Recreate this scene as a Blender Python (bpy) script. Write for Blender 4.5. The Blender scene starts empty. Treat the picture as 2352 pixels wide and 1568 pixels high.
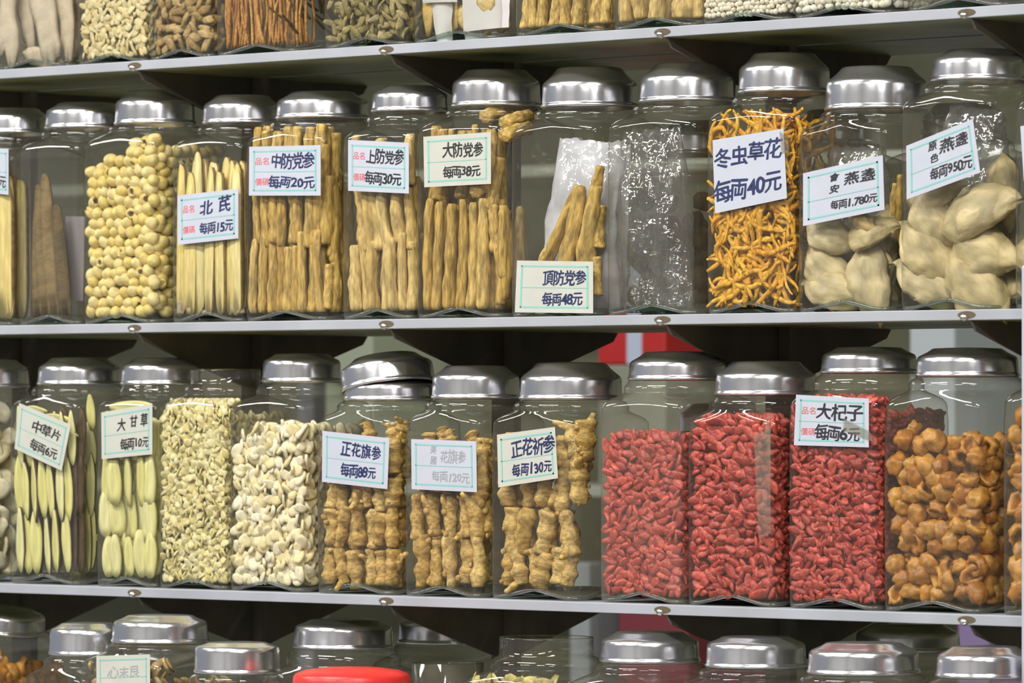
import bpy, bmesh, math, random
import numpy as np
from mathutils import Vector, Matrix, Euler, noise
R = random.Random(11)
SC = bpy.context.scene
COL = SC.collection
# ------------------------------------------------------------------ camera
TH = math.radians(42.0)                    # the lens looks along the rack at this angle
FPX = 13400 * math.tan(TH)                 # focal length in pixels of the 2352 wide frame
HZ = 950.0                                 # eye level row
ZC = FPX / 2120                            # distance to the middle of the shelf edge (m)
CAM = Vector((ZC * math.sin(TH), -ZC * math.cos(TH), 0.0))
FW = Vector((-math.sin(TH), math.cos(TH), 0)); RT = Vector((math.cos(TH), math.sin(TH), 0))
cd = bpy.data.cameras.new('camera'); cam = bpy.data.objects.new('camera', cd); COL.objects.link(cam)
cam.location = CAM; cam.rotation_euler = (math.radians(90), 0, TH)
cd.sensor_width = 36; cd.lens = FPX / 2352 * 36; cd.shift_y = (HZ - 784) / 2352
cd.clip_start = 0.05; cd.clip_end = 60
cd.dof.use_dof = True; cd.dof.focus_distance = 5.6; cd.dof.aperture_fstop = 12.0
SC.camera = cam
# ------------------------------------------------------------------ light, world, exposure
SC.view_settings.view_transform = 'Standard'; SC.view_settings.look = 'None'
SC.view_settings.exposure = 0.0; SC.view_settings.gamma = 1.0; SC.view_settings.use_curve_mapping = False
w = bpy.data.worlds.new('world'); SC.world = w; w.use_nodes = True
w.node_tree.nodes['Background'].inputs[0].default_value = (0.80, 0.87, 1.0, 1)
w.node_tree.nodes['Background'].inputs[1].default_value = 0.24
cy = SC.cycles
cy.max_bounces = 10; cy.diffuse_bounces = 3; cy.glossy_bounces = 4; cy.transmission_bounces = 6
cy.transparent_max_bounces = 40; cy.caustics_reflective = False; cy.caustics_refractive = False
cy.sample_clamp_indirect = 6.0
LAMPS = [(-2.6, -1.25, 30), (-0.4, -1.25, 30), (1.8, -1.25, 30), (-2.6, -3.0, 34), (-0.4, -3.0, 34), (1.8, -3.0, 34), (4.0, -3.0, 34),
         (-1.6, 1.6, 7), (0.6, 1.6, 7)]
ZCEIL, ZFLOOR = 1.55, -1.35
# ------------------------------------------------------------------ projection helpers (real planes only)
def unp(px, py, Y):
    d = FW * FPX + RT * (px - 1176) + Vector((0, 0, HZ - py))
    return CAM + d * ((Y - CAM.y) / d.y)
def scale_at(p): return FPX / ((p - CAM).dot(FW))      # pixels per metre
# ------------------------------------------------------------------ object helpers
def link(o, parent=None):
    COL.objects.link(o)
    if parent is not None: o.parent = parent
    return o
def tag(o, label, cat, group=None, kind=None):
    o['label'] = label; o['category'] = cat
    if group: o['group'] = group
    if kind: o['kind'] = kind
    return o
def mesh(name, v, f, mats=(), smooth=True, mi=None):
    m = bpy.data.meshes.new(name); m.from_pydata([tuple(p) for p in v], [], f)
    for k in mats: m.materials.append(k)
    if smooth: m.polygons.foreach_set('use_smooth', [True] * len(m.polygons))
    if mi is not None: m.polygons.foreach_set('material_index', mi)
    m.update(); return m
def obj(name, m, parent=None, loc=None):
    o = bpy.data.objects.new(name, m)
    if loc is not None: o.location = loc
    return link(o, parent)
def empty(name, loc):
    o = bpy.data.objects.new(name, None); o.location = loc; o.empty_display_size = .02
    return link(o)
class MB:
    def __init__(s): s.v = []; s.f = []; s.mi = []
    def add(s, v, f, mi=0):
        b = len(s.v); s.v += [Vector(p) for p in v]; s.f += [tuple(i + b for i in q) for q in f]; s.mi += [mi] * len(f)
    def box(s, a, b, mi=0):
        x0, y0, z0 = a; x1, y1, z1 = b
        s.add([(x0,y0,z0),(x1,y0,z0),(x1,y1,z0),(x0,y1,z0),(x0,y0,z1),(x1,y0,z1),(x1,y1,z1),(x0,y1,z1)],
              [(0,3,2,1),(4,5,6,7),(0,1,5,4),(1,2,6,5),(2,3,7,6),(3,0,4,7)], mi)
    def addmesh(s, m, M):
        s.add([M @ v.co for v in m.vertices], [tuple(p.vertices) for p in m.polygons])
        s.mi[-len(m.polygons):] = [p.material_index for p in m.polygons]
    def mesh(s, name, mats, smooth=True): return mesh(name, s.v, s.f, mats, smooth, s.mi)
def bevelled(o, wd=.001, seg=2):
    b = o.modifiers.new('bevel', 'BEVEL'); b.width = wd; b.segments = seg; b.limit_method = 'ANGLE'
    return o
# ------------------------------------------------------------------ materials
def newmat(name):
    m = bpy.data.materials.new(name); m.use_nodes = True
    return m, m.node_tree, m.node_tree.nodes['Principled BSDF']
def N(t, kind, **kw):
    n = t.nodes.new(kind)
    for k, v in kw.items():
        if k in n.inputs: n.inputs[k].default_value = v
        else: setattr(n, k, v)
    return n
def plain(name, col, rough=.5, metal=0, spec=.5, bump=0, bscale=60, vary=0, vscale=20):
    m, t, b = newmat(name)
    b.inputs['Base Color'].default_value = (*col, 1); b.inputs['Roughness'].default_value = rough
    b.inputs['Metallic'].default_value = metal; b.inputs['Specular IOR Level'].default_value = spec
    tc = N(t, 'ShaderNodeTexCoord')
    if vary:
        nz = N(t, 'ShaderNodeTexNoise', Scale=vscale, Detail=4.0); t.links.new(tc.outputs['Object'], nz.inputs['Vector'])
        rp = N(t, 'ShaderNodeMapRange'); rp.inputs['From Min'].default_value = .3; rp.inputs['From Max'].default_value = .7
        rp.inputs['To Min'].default_value = 1 - vary; rp.inputs['To Max'].default_value = 1.0 + vary * .3
        t.links.new(nz.outputs['Fac'], rp.inputs['Value'])
        mx = N(t, 'ShaderNodeVectorMath', operation='SCALE'); mx.inputs[0].default_value = col
        t.links.new(rp.outputs[0], mx.inputs['Scale']); t.links.new(mx.outputs[0], b.inputs['Base Color'])
    if bump:
        nz2 = N(t, 'ShaderNodeTexNoise', Scale=bscale, Detail=3.0); t.links.new(tc.outputs['Object'], nz2.inputs['Vector'])
        bp = N(t, 'ShaderNodeBump', Strength=bump, Distance=.002); t.links.new(nz2.outputs['Fac'], bp.inputs['Height'])
        t.links.new(bp.outputs[0], b.inputs['Normal'])
    return m
def piece(name, c1, c2, rough=.6, nscale=250, dark=.45, bump=.5, bscale=400, stretch=(1, 1, 1), spec=.3, lo=.35, hi=.65, sss=0):
    """natural stuff: colour differs from piece to piece between c1 and c2, mottled by noise"""
    m, t, b = newmat(name); L = t.links.new
    geo = N(t, 'ShaderNodeNewGeometry'); oi = N(t, 'ShaderNodeObjectInfo'); tc = N(t, 'ShaderNodeTexCoord')
    ad = N(t, 'ShaderNodeMath', operation='ADD'); L(geo.outputs['Random Per Island'], ad.inputs[0]); L(oi.outputs['Random'], ad.inputs[1])
    fr = N(t, 'ShaderNodeMath', operation='FRACT'); L(ad.outputs[0], fr.inputs[0])
    mx = N(t, 'ShaderNodeMix', data_type='RGBA'); mx.inputs[6].default_value = (*c1, 1); mx.inputs[7].default_value = (*c2, 1)
    L(fr.outputs[0], mx.inputs[0])
    mp = N(t, 'ShaderNodeMapping'); mp.inputs['Scale'].default_value = stretch; L(tc.outputs['Object'], mp.inputs['Vector'])
    nz = N(t, 'ShaderNodeTexNoise', Scale=nscale, Detail=3.0); L(mp.outputs[0], nz.inputs['Vector'])
    rg = N(t, 'ShaderNodeMapRange'); rg.inputs['From Min'].default_value = lo; rg.inputs['From Max'].default_value = hi
    rg.inputs['To Min'].default_value = dark; rg.inputs['To Max'].default_value = 1.0
    L(nz.outputs['Fac'], rg.inputs['Value'])
    ml = N(t, 'ShaderNodeVectorMath', operation='SCALE'); L(mx.outputs[2], ml.inputs[0]); L(rg.outputs[0], ml.inputs['Scale'])
    L(ml.outputs[0], b.inputs['Base Color'])
    b.inputs['Roughness'].default_value = rough; b.inputs['Specular IOR Level'].default_value = spec
    if sss: b.inputs['Subsurface Weight'].default_value = sss; b.inputs['Subsurface Radius'].default_value = (.004, .002, .001); b.inputs['Subsurface Scale'].default_value = 1
    if bump:
        n2 = N(t, 'ShaderNodeTexNoise', Scale=bscale, Detail=2.0); L(mp.outputs[0], n2.inputs['Vector'])
        bp = N(t, 'ShaderNodeBump', Strength=bump, Distance=.0012); L(n2.outputs['Fac'], bp.inputs['Height']); L(bp.outputs[0], b.inputs['Normal'])
    return m
def glass(name, tint=(.97, .97, .95), edge=(.50, .52, .42), dust=.026, refl0=.05, wav=.25, wscale=14, edge_pow=3.0, rough=.018, dustcol=(.78, .72, .58)):
    """a thin wall of clear glass: see-through, mirror-like towards grazing, a film of dust"""
    m, t, b = newmat(name); L = t.links.new; t.nodes.remove(b); out = t.nodes['Material Output']
    tc = N(t, 'ShaderNodeTexCoord')
    nz = N(t, 'ShaderNodeTexNoise', Scale=wscale, Detail=2.0); L(tc.outputs['Object'], nz.inputs['Vector'])
    bp = N(t, 'ShaderNodeBump', Strength=wav, Distance=.004); L(nz.outputs['Fac'], bp.inputs['Height'])
    lw = N(t, 'ShaderNodeLayerWeight', Blend=.5)
    pw = N(t, 'ShaderNodeMath', operation='POWER'); pw.inputs[1].default_value = edge_pow; L(lw.outputs['Facing'], pw.inputs[0])
    fr = N(t, 'ShaderNodeMath', operation='MULTIPLY_ADD'); fr.inputs[1].default_value = .68; fr.inputs[2].default_value = refl0; L(pw.outputs[0], fr.inputs[0])
    cm = N(t, 'ShaderNodeMix', data_type='RGBA'); cm.inputs[6].default_value = (*tint, 1); cm.inputs[7].default_value = (*edge, 1); L(pw.outputs[0], cm.inputs[0])
    tr = N(t, 'ShaderNodeBsdfTransparent'); L(cm.outputs[2], tr.inputs[0])
    gl = N(t, 'ShaderNodeBsdfGlossy', Roughness=rough); L(bp.outputs[0], gl.inputs['Normal'])
    m1 = N(t, 'ShaderNodeMixShader'); L(fr.outputs[0], m1.inputs[0]); L(tr.outputs[0], m1.inputs[1]); L(gl.outputs[0], m1.inputs[2])
    df = N(t, 'ShaderNodeBsdfDiffuse'); df.inputs[0].default_value = (*dustcol, 1)
    n2 = N(t, 'ShaderNodeTexNoise', Scale=22.0, Detail=5.0); L(tc.outputs['Object'], n2.inputs['Vector'])
    dm = N(t, 'ShaderNodeMath', operation='MULTIPLY'); dm.inputs[1].default_value = dust * 2; L(n2.outputs['Fac'], dm.inputs[0])
    m2 = N(t, 'ShaderNodeMixShader'); L(dm.outputs[0], m2.inputs[0]); L(m1.outputs[0], m2.inputs[1]); L(df.outputs[0], m2.inputs[2])
    L(m2.outputs[0], out.inputs['Surface']); return m
M = {}
M['glass'] = glass('clear_jar_glass')
M['dusty'] = glass('dusty_jar_glass', dust=.055)
M['base'] = glass('thick_base_glass', tint=(.60, .72, .62), edge=(.12, .2, .15), dust=.05, refl0=.10, wav=.8, wscale=45)
M['bag'] = glass('clear_plastic_film', tint=(.93, .93, .93), edge=(.8, .8, .82), dust=.045, refl0=.13, wav=1.0, wscale=60, edge_pow=2, rough=.10, dustcol=(.9, .9, .95))
M['whitebag'] = glass('milky_plastic_film', tint=(.6, .6, .62), edge=(.6, .6, .62), dust=.50, refl0=.25, wav=1.0, wscale=45, edge_pow=2, rough=.09, dustcol=(.88, .88, .95))
M['tape'] = glass('clear_sticky_tape', tint=(.95, .94, .90), edge=(.7, .68, .55), dust=.045, refl0=.13, wav=.5, wscale=60, dustcol=(.85, .82, .65))
M['alu'] = plain('spun_aluminium', (.80, .80, .84), .20, .93, bump=.10, bscale=30)
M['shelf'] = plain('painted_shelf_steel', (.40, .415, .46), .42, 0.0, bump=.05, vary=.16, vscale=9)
M['under'] = plain('olive_underside_shade', (.36, .37, .17), .35, 0.0, vary=.35, vscale=12)
M['bracket'] = plain('dark_bracket_steel', (.16, .14, .11), .6, 0.0, vary=.3)
M['bolt'] = plain('bright_bolt_steel', (.7, .68, .64), .25, 1.0)
M['rust'] = plain('rusty_bolt_hole', (.12, .09, .05), .8)
M['paper'] = plain('white_label_paper', (.50, .525, .61), .55, vary=.05, vscale=30)
M['cream'] = plain('yellowed_label_paper', (.53, .53, .47), .6, vary=.06, vscale=30)
M['teal'] = plain('teal_printing_ink', (.22, .52, .47), .7)
M['redink'] = plain('red_printing_ink', (.80, .12, .12), .7)
M['ink'] = plain('navy_marker_ink', (.015, .025, .10), .5)
M['blackink'] = plain('black_marker_ink', (.02, .02, .025), .5)
M['greyink'] = plain('faded_grey_ink', (.33, .35, .36), .7)
M['redplastic'] = plain('red_lid_plastic', (.80, .035, .03), .35, bump=.05)
M['lotus'] = piece('lotus_seed_skin', (0.86, 0.66, 0.19), (0.92, 0.77, 0.36), .45, 180, .72, .15, 300)
M['pit'] = plain('brown_seed_hollow', (.20, .12, .04), .8)
M['astra'] = piece('pale_root_slice', (0.88, 0.68, 0.22), (0.93, 0.8, 0.36), .6, 120, .68, .4, 160, (3, 3, .25))
M['astrabark'] = plain('brown_bark_edge', (.30, .19, .07), .8, vary=.5, vscale=120)
M['greytip'] = plain('grey_root_tip', (.42, .34, .25), .8, vary=.4, vscale=150)
M['root'] = piece('tan_dried_root', (0.64, 0.4, 0.085), (0.8, 0.55, 0.17), .65, 150, .40, .8, 230, (1.6, 1.6, .35))
M['rootpale'] = piece('pale_tan_dried_root', (0.7, 0.47, 0.15), (0.82, 0.6, 0.24), .65, 150, .50, .8, 230, (1.6, 1.6, .35))
M['cord'] = piece('orange_fungus_strand', (0.86, 0.38, 0.01), (0.97, 0.56, 0.05), .5, 200, .5, .4, 300, (1, 1, 1))
M['nest'] = piece('cream_bird_nest', (0.64, 0.51, 0.25), (0.7, 0.58, 0.34), .5, 70, .55, 1.0, 150, (.4, 1, 1), spec=.4)
M['lico'] = piece('yellow_liquorice_slice', (0.8, 0.74, 0.26), (0.88, 0.83, 0.42), .6, 90, .75, .4, 160, (3, 3, .3))
M['licobark'] = plain('dark_liquorice_bark', (.10, .06, .03), .9, vary=.5, vscale=150)
M['flake'] = piece('beige_bulb_flake', (0.78, 0.66, 0.27), (0.9, 0.82, 0.48), .55, 150, .7, .2)
M['bulb'] = piece('ivory_bulb_slice', (0.9, 0.76, 0.4), (0.96, 0.9, 0.7), .5, 120, .78, .2)
M['gins'] = piece('tan_ginseng_skin', (0.62, 0.38, 0.09), (0.82, 0.57, 0.2), .6, 160, .42, .9, 260, (1, 1, 1.6))
M['goji'] = piece('red_goji_skin', (0.42, 0.025, 0.016), (0.74, 0.105, 0.07), .42, 220, .5, .6, 420, spec=.5)
M['longan'] = piece('orange_longan_flesh', (0.46, 0.165, 0.01), (0.68, 0.33, 0.05), .42, 90, .55, .8, 140, spec=.5)
M['mush'] = piece('pale_mushroom_slice', (0.58, 0.48, 0.34), (0.66, 0.56, 0.42), .6, 60, .75, .4)
M['bflake'] = piece('straw_coloured_flake', (.74, .60, .28), (.84, .73, .43), .6, 110, .7, .4)
M['chip'] = piece('brown_root_chip', (0.38, 0.23, 0.07), (0.6, 0.43, 0.18), .6, 110, .45, .6)
M['twig'] = piece('orange_brown_twig', (.55, .23, .04), (.72, .38, .09), .6, 150, .5, .5)
M['herb'] = piece('olive_dried_herb', (0.25, 0.2, 0.055), (0.5, 0.4, 0.17), .6, 110, .45, .6)
M['bead'] = piece('white_coix_grain', (.84, .76, .58), (.92, .87, .74), .5, 200, .8, .1)
M['clove'] = piece('white_bulb_clove', (.82, .75, .58), (.92, .89, .78), .5, 150, .8, .1)
M['leaf'] = piece('yellow_green_leaf', (.50, .42, .10), (.72, .60, .22), .6, 110, .5, .6)
M['amber'] = piece('amber_dried_slice', (.66, .44, .10), (.74, .54, .2), .3, 60, .6, .4, spec=.6)
M['whitepaper'] = plain('white_wrapping_paper', (.58, .565, .55), .7, bump=.2)
M['dim'] = piece('brown_bark_dimmed_slat', (0.14, 0.09, 0.035), (0.28, 0.19, 0.08), .7, 60, .5, .6)
# ------------------------------------------------------------------ room
def slab(name, a, b, col, rough=.7, **kw):
    mb = MB(); mb.box(a, b); o = obj(name, mb.mesh(name, [plain(name + '_paint', col, rough, **kw)], False)); o['kind'] = 'structure'; return o
slab('floor', (-6, -6, ZFLOOR - .1), (7, 4, ZFLOOR), (.15, .14, .09), .5)
slab('ceiling', (-6, -6, ZCEIL), (7, 4, ZCEIL + .1), (.78, .78, .76))
slab('wall_front', (-6, -6.1, ZFLOOR), (7, -6, ZCEIL), (.80, .80, .82), .6, vary=.2, vscale=1.2)
slab('wall_right', (6.9, -6, ZFLOOR), (7, 4, ZCEIL), (.40, .38, .36), .7, vary=.4, vscale=2.0)
slab('reflection_pillar_1', (6.2, -1.5, ZFLOOR), (6.3, -1.1, ZCEIL), (.75, .14, .02), .6)  # four unseen pillars, added only for streaks in the lid reflections
slab('reflection_pillar_2', (5.6, -3.4, ZFLOOR), (5.9, -3.1, ZCEIL), (.10, .10, .12), .6)
slab('reflection_pillar_3', (.6, -5.99, ZFLOOR), (1.0, -5.7, ZCEIL), (.40, .40, .46), .6)
slab('reflection_pillar_4', (2.9, -5.99, ZFLOOR), (3.2, -5.7, ZCEIL), (.45, .38, .40), .6)
slab('wall_back', (-6, 3.4, ZFLOOR), (7, 3.5, ZCEIL), (.36, .36, .24), .6, vary=.4, vscale=1.5)
M['tube'] = None
lampmat = plain('white_lamp_housing', (.8, .8, .8), .4)
for i, (x, y, p) in enumerate(LAMPS):
    mb = MB(); mb.box((-.66, -.19, -.06), (.66, .19, 0))
    o = obj('ceiling_light', mb.mesh('lamp_housing', [lampmat], False), loc=(x, y, ZCEIL - .002))
    tag(o, 'white rectangular fluorescent fitting on the shop ceiling', 'ceiling light', 'ceiling lights of the shop')
    ld = bpy.data.lights.new('fluorescent_light', 'AREA'); ld.shape = 'RECTANGLE'; ld.size = 1.25; ld.size_y = .32
    ld.energy = p * 1.55; ld.color = (1.0, .985, .96)
    lo = bpy.data.objects.new('fluorescent_light', ld); lo.location = (0, 0, -.066); link(lo, o)
# ------------------------------------------------------------------ shelf rack
ZS = {1: .4085, 2: .1048, 3: -.2015, 4: -.5075}
LIP = .0108; HALF = .190
rack = empty('shelf_rack', (0, .195, ZFLOOR))
tag(rack, 'grey painted steel shelf rack with see-through back carrying every jar', 'shelf rack')
rack_inv = Vector((0, -.195, -ZFLOOR))
bx = [unp(p, 760, 0).x for p in (305, 880, 1520, 2215)]
pitch = (bx[3] - bx[0]) / 3
BX = [bx[0] + pitch * i for i in range(-1, 4)]
for k in (1, 2, 3, 4):
    z = ZS[k]; y0 = 0 if k < 4 else -.30
    for side in (0, 1):
        mb = MB()
        if side == 0: mb.box((-1.6, y0, z - LIP), (1.1, HALF, z))
        else: mb.box((-1.6, HALF + .012, z - LIP), (1.1, 2 * HALF + .012, z))
        b = bevelled(obj('shelf_board', mb.mesh('shelf_board', [M['shelf']], False), rack, rack_inv), .0008)
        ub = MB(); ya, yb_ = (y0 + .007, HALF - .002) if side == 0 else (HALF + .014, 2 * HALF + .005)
        ub.box((-1.6, ya, z - LIP - .0004), (1.1, yb_, z - LIP + .0004)); obj('under_shade_panel', ub.mesh('under_shade_panel', [M['under']], False), b)  # added panel; its olive colour paints the shade beneath the board
        if side == 0 and k < 4:
            for x in BX:
                nb = MB()                    # domed bolt head below a scuffed hole in the lip
                seg = 14; rings = [(0, -.0042), (.0030, -.0034), (.0046, -.0014), (.0048, .0005)]
                vs = [Vector((x, rings[0][1], z - LIP * .72))]; fs = []
                for r_, yy in rings[1:]:
                    for a in range(seg): vs.append(Vector((x + r_ * math.cos(a * 6.2832 / seg), yy, z - LIP * .72 + r_ * .85 * math.sin(a * 6.2832 / seg))))
                for a in range(seg):
                    fs.append((0, 1 + (a + 1) % seg, 1 + a))
                    for q in range(2):
                        i0 = 1 + q * seg
                        fs.append((i0 + a, i0 + (a + 1) % seg, i0 + seg + (a + 1) % seg, i0 + seg + a))
                nb.add(vs, fs)
                obj('bolt', nb.mesh('bolt', [M['bolt']]), b)
                hb = MB(); vs = [Vector((x + .002, -.0004, z - LIP * .48))]
                vs += [Vector((x + .003 + .0115 * math.cos(a * .5236), -.0004 , z - LIP * .5 + .0038 * math.sin(a * .5236))) for a in range(12)]
                hb.add(vs, [(0, 1 + (a + 1) % 12, 1 + a) for a in range(12)])
                obj('bolt_hole', hb.mesh('bolt_hole', [M['rust']]), b)
    for x in BX + [BX[-1] + pitch]:
        for side in (0, 1):
            zb = z - LIP - .0005
            prof = [(.004, zb), (.012, zb - .010), (HALF - .012, zb - .062), (HALF - .001, zb - .062), (HALF - .001, zb)]
            if side: prof = [(2 * HALF + .012 - y, q) for y, q in prof][::-1]
            mb = MB(); n = len(prof)
            vs = [(x + .0035, y, q) for y, q in prof] + [(x + .0065, y, q) for y, q in prof]
            mb.add(vs, [tuple(range(n)), tuple(range(2 * n - 1, n - 1, -1))] + [(i, i + n, (i + 1) % n + n, (i + 1) % n) for i in range(n)])
            obj('bracket', mb.mesh('bracket', [M['bracket']], False), rack, rack_inv)
for x in BX + [BX[-1] + pitch]:
    mb = MB(); mb.box((x - .012, HALF, ZFLOOR), (x + .022, HALF + .012, ZS[1] + .33))
    obj('upright', mb.mesh('upright', [M['bracket']], False), rack, rack_inv)
px_ = unp(2344, 900, -.030).x
mb = MB(); mb.box((px_, -.030, ZFLOOR), (px_ + .035, -.0015, unp(2343, 610, -.004).z))
bevelled(obj('corner_post', mb.mesh('corner_post', [plain('pale_post_paint', (.46, .46, .52), .5)], False), rack, rack_inv), .003)
for o in rack.children:            # children carry world shaped meshes; parent sits at the rack's foot
    o.location = rack_inv
# ------------------------------------------------------------------ jar builder
SEG = 64
def rsq(a, hw, hd, rc):
    """point at angle a on a rounded rectangle"""
    c, s = math.cos(a), math.sin(a)
    n = 2.0 / (.09 + .91 * rc)            # superellipse exponent: rc 1 = ellipse, small rc = squarish
    k = (abs(c) ** n + abs(s) ** n) ** (-1 / n)
    return hw * c * k, hd * s * k
def ring_angles():
    out = []
    for q in range(4):                    # more points near the corners
        for i in range(SEG // 4):
            u = i / (SEG // 4); out.append(q * math.pi / 2 + (u + .10 * math.sin(2 * math.pi * u) * -1 * -1) * math.pi / 2)
    return out
ANG = ring_angles()
def loft(rings, close_top=False, close_bot=False):
    v = []; f = []; n = len(ANG)
    for r in rings: v += r
    for i in range(len(rings) - 1):
        for j in range(n):
            a, b = i * n + j, i * n + (j + 1) % n
            f.append((a, b, b + n, a + n))
    if close_bot: f.append(tuple(range(n - 1, -1, -1)))
    if close_top: f.append(tuple(range((len(rings) - 1) * n, len(rings) * n)))
    return v, f
def jar_body(hw, hd, zf, zs, zlb, zm, rn, rl, arch=.009):
    rings = []
    def ring(z, w_, d_, rc, t, r, ar=0):
        o = []
        for a in ANG:
            x, y = rsq(a, w_, d_, rc); cx_, cy_ = r * math.cos(a), r * math.sin(a)
            s_ = min(abs(x) / w_, abs(y) / d_); b_ = ar * (.5 + .5 * math.cos(math.pi * min(1, s_ * 1.15)))
            o.append(Vector((x + (cx_ - x) * t, y + (cy_ - y) * t, z + b_)))
        return o
    RC = .10
    rings.append(ring(.000, hw * .97, hd * .97, RC, 0, 0, arch)); rings.append(ring(.0025, hw * .99, hd * .99, RC, 0, 0, arch))
    rings.append(ring(.007, hw, hd, RC, 0, 0, arch * .7)); rings.append(ring(.03, hw, hd, RC, 0, 0, 0))
    rings.append(ring((.03 + zf) / 2, hw, hd, RC, 0, 0)); rings.append(ring(zf - .012, hw, hd, RC, 0, 0)); rings.append(ring(zf, hw * .997, hd * .997, RC + .03, .0, 0))
    for k in range(1, 9):
        a = k / 8 * math.pi / 2
        t = math.sin(a) ** 4; e = math.cos(a) ** .8
        w_ = rn + (hw - rn) * e; d_ = rn + (hd - rn) * e
        rings.append(ring(zf + (zs - zf) * math.sin(a), w_, d_, min(1, RC + .03 + t * .9), t, rn))
    h = zlb - zs
    for dz, r in ((.08, rn * 1.0), (.30, rn * 1.005), (.55, rn * .985), (.78, rn * .95), (.95, rl * .985), (1.1, rl * .955)):
        rings.append(ring(zs + h * dz, 1, 1, 1, 1, r))
    for z, r in ((zm - .006, rl * .945), (zm - .002, rl * .955), (zm, rl * .945), (zm - .001, rl * .92)):
        rings.append(ring(z, 1, 1, 1, 1, r))
    return loft(rings)
def jar_base(hw, hd, arch=.009):
    def ring(z, k, ar):
        o = []
        for a in ANG:
            x, y = rsq(a, hw * k, hd * k, .10); s_ = min(abs(x) / (hw * k), abs(y) / (hd * k))
            o.append(Vector((x, y, z + ar * (.5 + .5 * math.cos(math.pi * min(1, s_ * 1.15))))))
        return o
    return loft([ring(.0006, .93, arch), ring(.0012, .965, arch), ring(.0040, .965, arch * .9), ring(.0048, .90, arch * .8), ring(.0050, .3, arch * .9)], True, True)
def lathe(prof, seg=56):
    v = []; f = []
    for r, z in prof: v += [Vector((r * math.cos(i * 6.283185 / seg), r * math.sin(i * 6.283185 / seg), z)) for i in range(seg)]
    for i in range(len(prof) - 1):
        for j in range(seg):
            a, b = i * seg + j, i * seg + (j + 1) % seg
            f.append((a, b, b + seg, a + seg))
    f.append(tuple(range((len(prof) - 1) * seg, len(prof) * seg)))
    return v, f
def lid_mesh(rl, zb, zr, zt, name='lid'):
    h = zt - zr
    prof = [(rl * .93, zr - .008), (rl * .965, zr - .012), (rl * .965, zb + .0005), (rl * .985, zb), (rl * 1.01, zb + .0012), (rl * 1.012, zb + .0024), (rl * .992, zb + .0042), (rl * .985, zb + .005),
            (rl * .985, zb + .006), (rl * .975, (zb + zr) / 2), (rl * .972, zr - .006), (rl * .962, zr - .0025), (rl * .94, zr - .0006), (rl * .915, zr + h * .05),
            (rl * .84, zr + h * .28), (rl * .76, zr + h * .55), (rl * .70, zr + h * .82), (rl * .665, zr + h * .96), (rl * .64, zt), (rl * .40, zt + .0006), (rl * .05, zt + .001)]
    v, f = lathe(prof)
    m = mesh(name, v, f, [M['alu']])
    return m
def jar(row, xl, xc, rl, y_rim, y_plat, y_lb, y_sh, y_full, nxt=None, lab='', lid=True, g=.012, glassm='glass', cat='glass jar', yc=None, a_fix=None, left_fix=None):
    """one square glass jar on shelf ROW; pixel rows are turned into heights at the jar's own distance"""
    a = .13
    if a_fix is None:
        for _ in range(40):
            cc = unp(xl, HZ, g + .010) + RT * .010; lx = cc.x - .010
            Pc = unp(xc, HZ, g + a / 2); a = .5 * a + (Pc.x - lx)
        wd = a if nxt is None else min(a, nxt - lx - .0016)
        cx_ = lx + wd / 2; cy_ = g + a / 2; dp = a
    else:
        wd = dp = a_fix; cy_ = yc; cx_ = unp(xc, HZ, yc).x; lx = cx_ - wd / 2
    z0 = ZS[row]; S = scale_at(Vector((cx_, cy_, 0))); Zf = lambda y: (HZ - y) / S - z0
    r = rl / S
    r = min(r, wd / 2 - .001)
    zc_ = FPX / S; Zr = lambda y, r_: (HZ - y) * (zc_ - r_) / FPX - z0      # seen at the ring's near side
    zr, zt, zlb, zs = Zr(y_rim, r), Zf(y_plat), Zr(y_lb, r), Zr(y_sh, r * 1.13); zt = max(zt, zr + .0045)
    Sf = scale_at(Vector((cx_, g if a_fix is None else cy_ - dp / 2, 0))); zf = (HZ - y_full) / Sf - z0
    rn = min(r * 1.13, wd / 2 - .0015)
    J = empty('glass_jar', (cx_, cy_, z0)); tag(J, lab, cat)
    v, f = jar_body(wd / 2, dp / 2, zf, zs, zlb, zr - .003 if lid else zr, rn, r)
    obj('jar_body', mesh('jar_body', v, f, [M[glassm]]), J)
    v, f = jar_base(wd / 2, dp / 2); obj('jar_base', mesh('jar_base', v, f, [M['base']]), J)
    lo = None
    if lid: lo = obj('lid', lid_mesh(r, zlb, zr, zt), J)
    return dict(o=J, cx=cx_, cy=cy_, w=wd, d=dp, yf=cy_ - dp / 2, x0=cx_ - wd / 2, x1=cx_ + wd / 2, z0=z0, zf=zf + z0, zs=zs + z0, lid=lo, r=r, S=Sf, zr=zr, zt=zt, zlb=zlb, rn=rn)
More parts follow.
